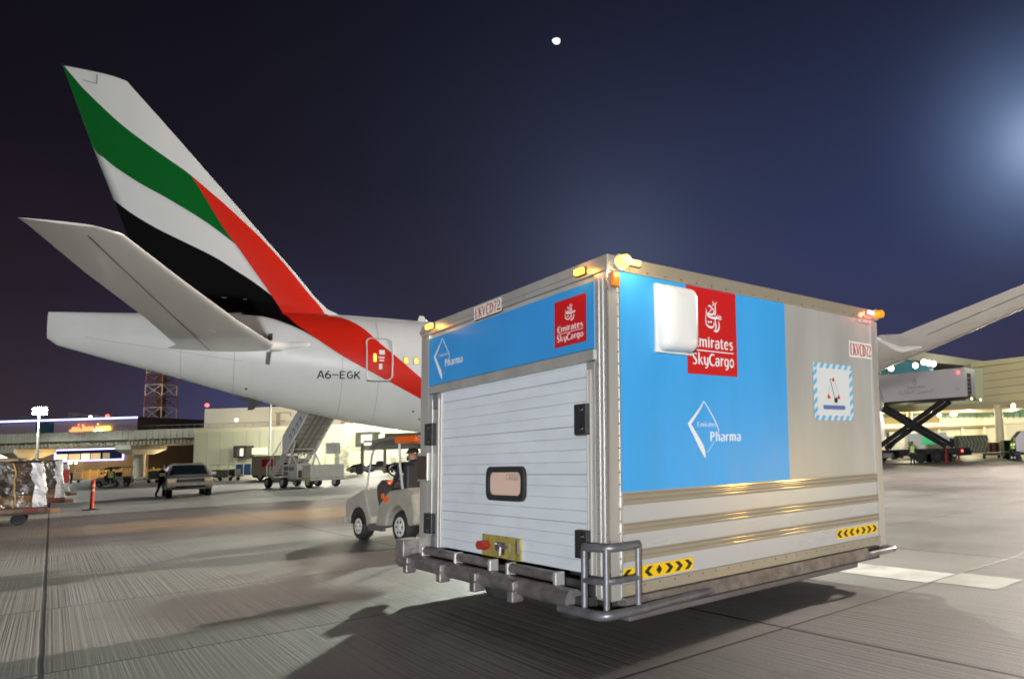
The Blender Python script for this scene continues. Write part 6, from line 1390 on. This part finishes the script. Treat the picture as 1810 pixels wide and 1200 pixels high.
# low flat trailers and loads
q = at(1672, 805, 62); tr_ = flat_dolly('long low flat trailer right of the catering truck wheels', (q.x, 62, 0), (1, -.03, 0), 6.2, 1.8, 'flat trailers by the terminal', .72)
q = at(1690, 795, 62)
nt_ = thing('netted_load', 'dark netted cargo load standing on the long flat trailer', 'netted cargo', (q.x, 62, .725), (1, -.03, 0))
mb = MB(); mb.box(0, 2.7, -.75, .75, 0, 1.55); nb_ = mb.build('load', mat('olive netted load', (.10, .10, .055), .7, var=.5, vscale=3, dirt=.6, dirtcol=(.28, .27, .16)), nt_, bevel=.12)
mb = MB()
for k in range(9): x = .1 + k * .31; mb.tube([(x, -.78, 0), (x + .3, -.78, .8), (x, -.78, 1.5)], .025, 4)
mb.build('net', mat('pale net cord', (.40, .38, .26), .7), nb_)
q = at(1772, 800, 66); gc = thing('green_container', 'small green equipment container left of the right hand worker', 'container', (q.x, 66, 0), (1, 0, 0))
mb = MB(); mb.box(0, 1.5, -.6, .6, .2, 1.75); gb = mb.build('shell', mat('green container paint', (.03, .20, .07), .5), gc, bevel=.04); mb = MB()
for k in range(4): mb.box(.15 + k * .35, .25 + k * .35, -.63, -.605, .35, 1.6)
mb.build('rib', mat('dark green rib', (.02, .12, .05), .5), gb)
for x in (.3, 1.2):
    for s in (-1, 1): wheel(x, s * .5, .15, .1, gc, rim=M_DARKSTEEL)
q = at(1796, 800, 58); uc_ = thing('air_container', 'grey metal air freight container at the right edge', 'air freight container', (q.x, 58.5, 0), (1, -.1, 0))
mb = MB(); mb.prism([(0, .75), (2.2, .75), (2.2, 2.45), (.5, 2.45), (0, 1.9)], lambda a, b, y: (a, y, b), -.75, .75); sb_ = mb.build('shell', mat('dull alloy sheet', (.30, .27, .26), .4, .4, var=.15, vscale=2), uc_, bevel=.03)
mb = MB(); mb.box(-.2, 2.4, -.85, .85, .45, .70); mb.build('cart_deck', M_DARKSTEEL, uc_)
for x in (.2, 1.9):
    for s in (-1, 1): wheel(x, s * .7, .23, .16, uc_, rim=M_DARKSTEEL)
q = at(1603, 795, 78); van('service_truck', 'white box truck with a green mark parked beneath the crossed arms', (q.x, 78, 0), (1, 0, 0), 6.0, 2.2, 2.9, M_WHITEPAINT, mat('green mark', (.05, .45, .15), .5, emit=(.1, .8, .3), estr=.3))
q = at(1570, 795, 82); van('service_truck', 'white box truck half hidden behind the big dolly, left of the green marked one', (q.x, 82, 0), (1, 0, 0), 3.6, 2.2, 3.2, M_WHITEPAINT, None, False)
q = at(1752, 795, 70); bar_ = thing('barrier', 'red and white striped barrier board by the round column', 'barrier', (q.x, 70, 0), (1, 0, 0))
mb = MB(); mb.box(-.9, .9, -.05, .05, .3, 1.6); bb_ = mb.build('board', mat('pale barrier board', (.7, .62, .5), .5), bar_, bevel=.02); mb = MB()
for k in range(3): mb.box(-.75 + k * .6, -.5 + k * .6, -.07, -.051, .4, 1.5)
mb.build('red_stripe', mat('barrier red', (.6, .05, .03), .5), bb_); mb = MB(); mb.box(-.8, -.7, -.3, .3, 0, .3); mb.box(.7, .8, -.3, .3, 0, .3); mb.build('foot', M_DARKSTEEL, bar_)
q = at(1782, 790, 74); rl_ = thing('yellow_rail', 'yellow safety railing beside the round terminal column', 'railing', (q.x, 74, 0), (1, 0, 0))
for k in range(3): mb = MB(); mb.tube([(-.8 + k * .8, 0, 0), (-.8 + k * .8, 0, 1.4)], .04, 6); mb.build('post', mat('yellow rail paint', (.6, .45, .05), .5), rl_)
mb = MB()
for z in (.7, 1.4): mb.tube([(-.8, 0, z), (.8, 0, z)], .04, 6)
mb.build('rail', mat('yellow rail paint', ()), rl_)

# ================================================================ MOON
md = ray(983, 71.5).normalized(); mc = CAM + md * 2500; rad = 7.4 / F_PX * 2500 * .82
right = V((R[0][0], R[0][1], R[0][2])); upv = -V((R[1][0], R[1][1], R[1][2])); ul = (upv * .95 - right * .28).normalized()
mb = MB(); mb.sphere((0, 0, 0), rad, 20)
for v in mb.bm.verts:
    k = v.co.dot(ul)
    if k > 0: v.co -= ul * k * .75
mo = mb.build('moon', glow('moonlit surface', (1, .97, .92), 1.25), smooth='all'); mo.location = mc; tag(mo, 'small bright gibbous moon high in the dark sky', 'moon')
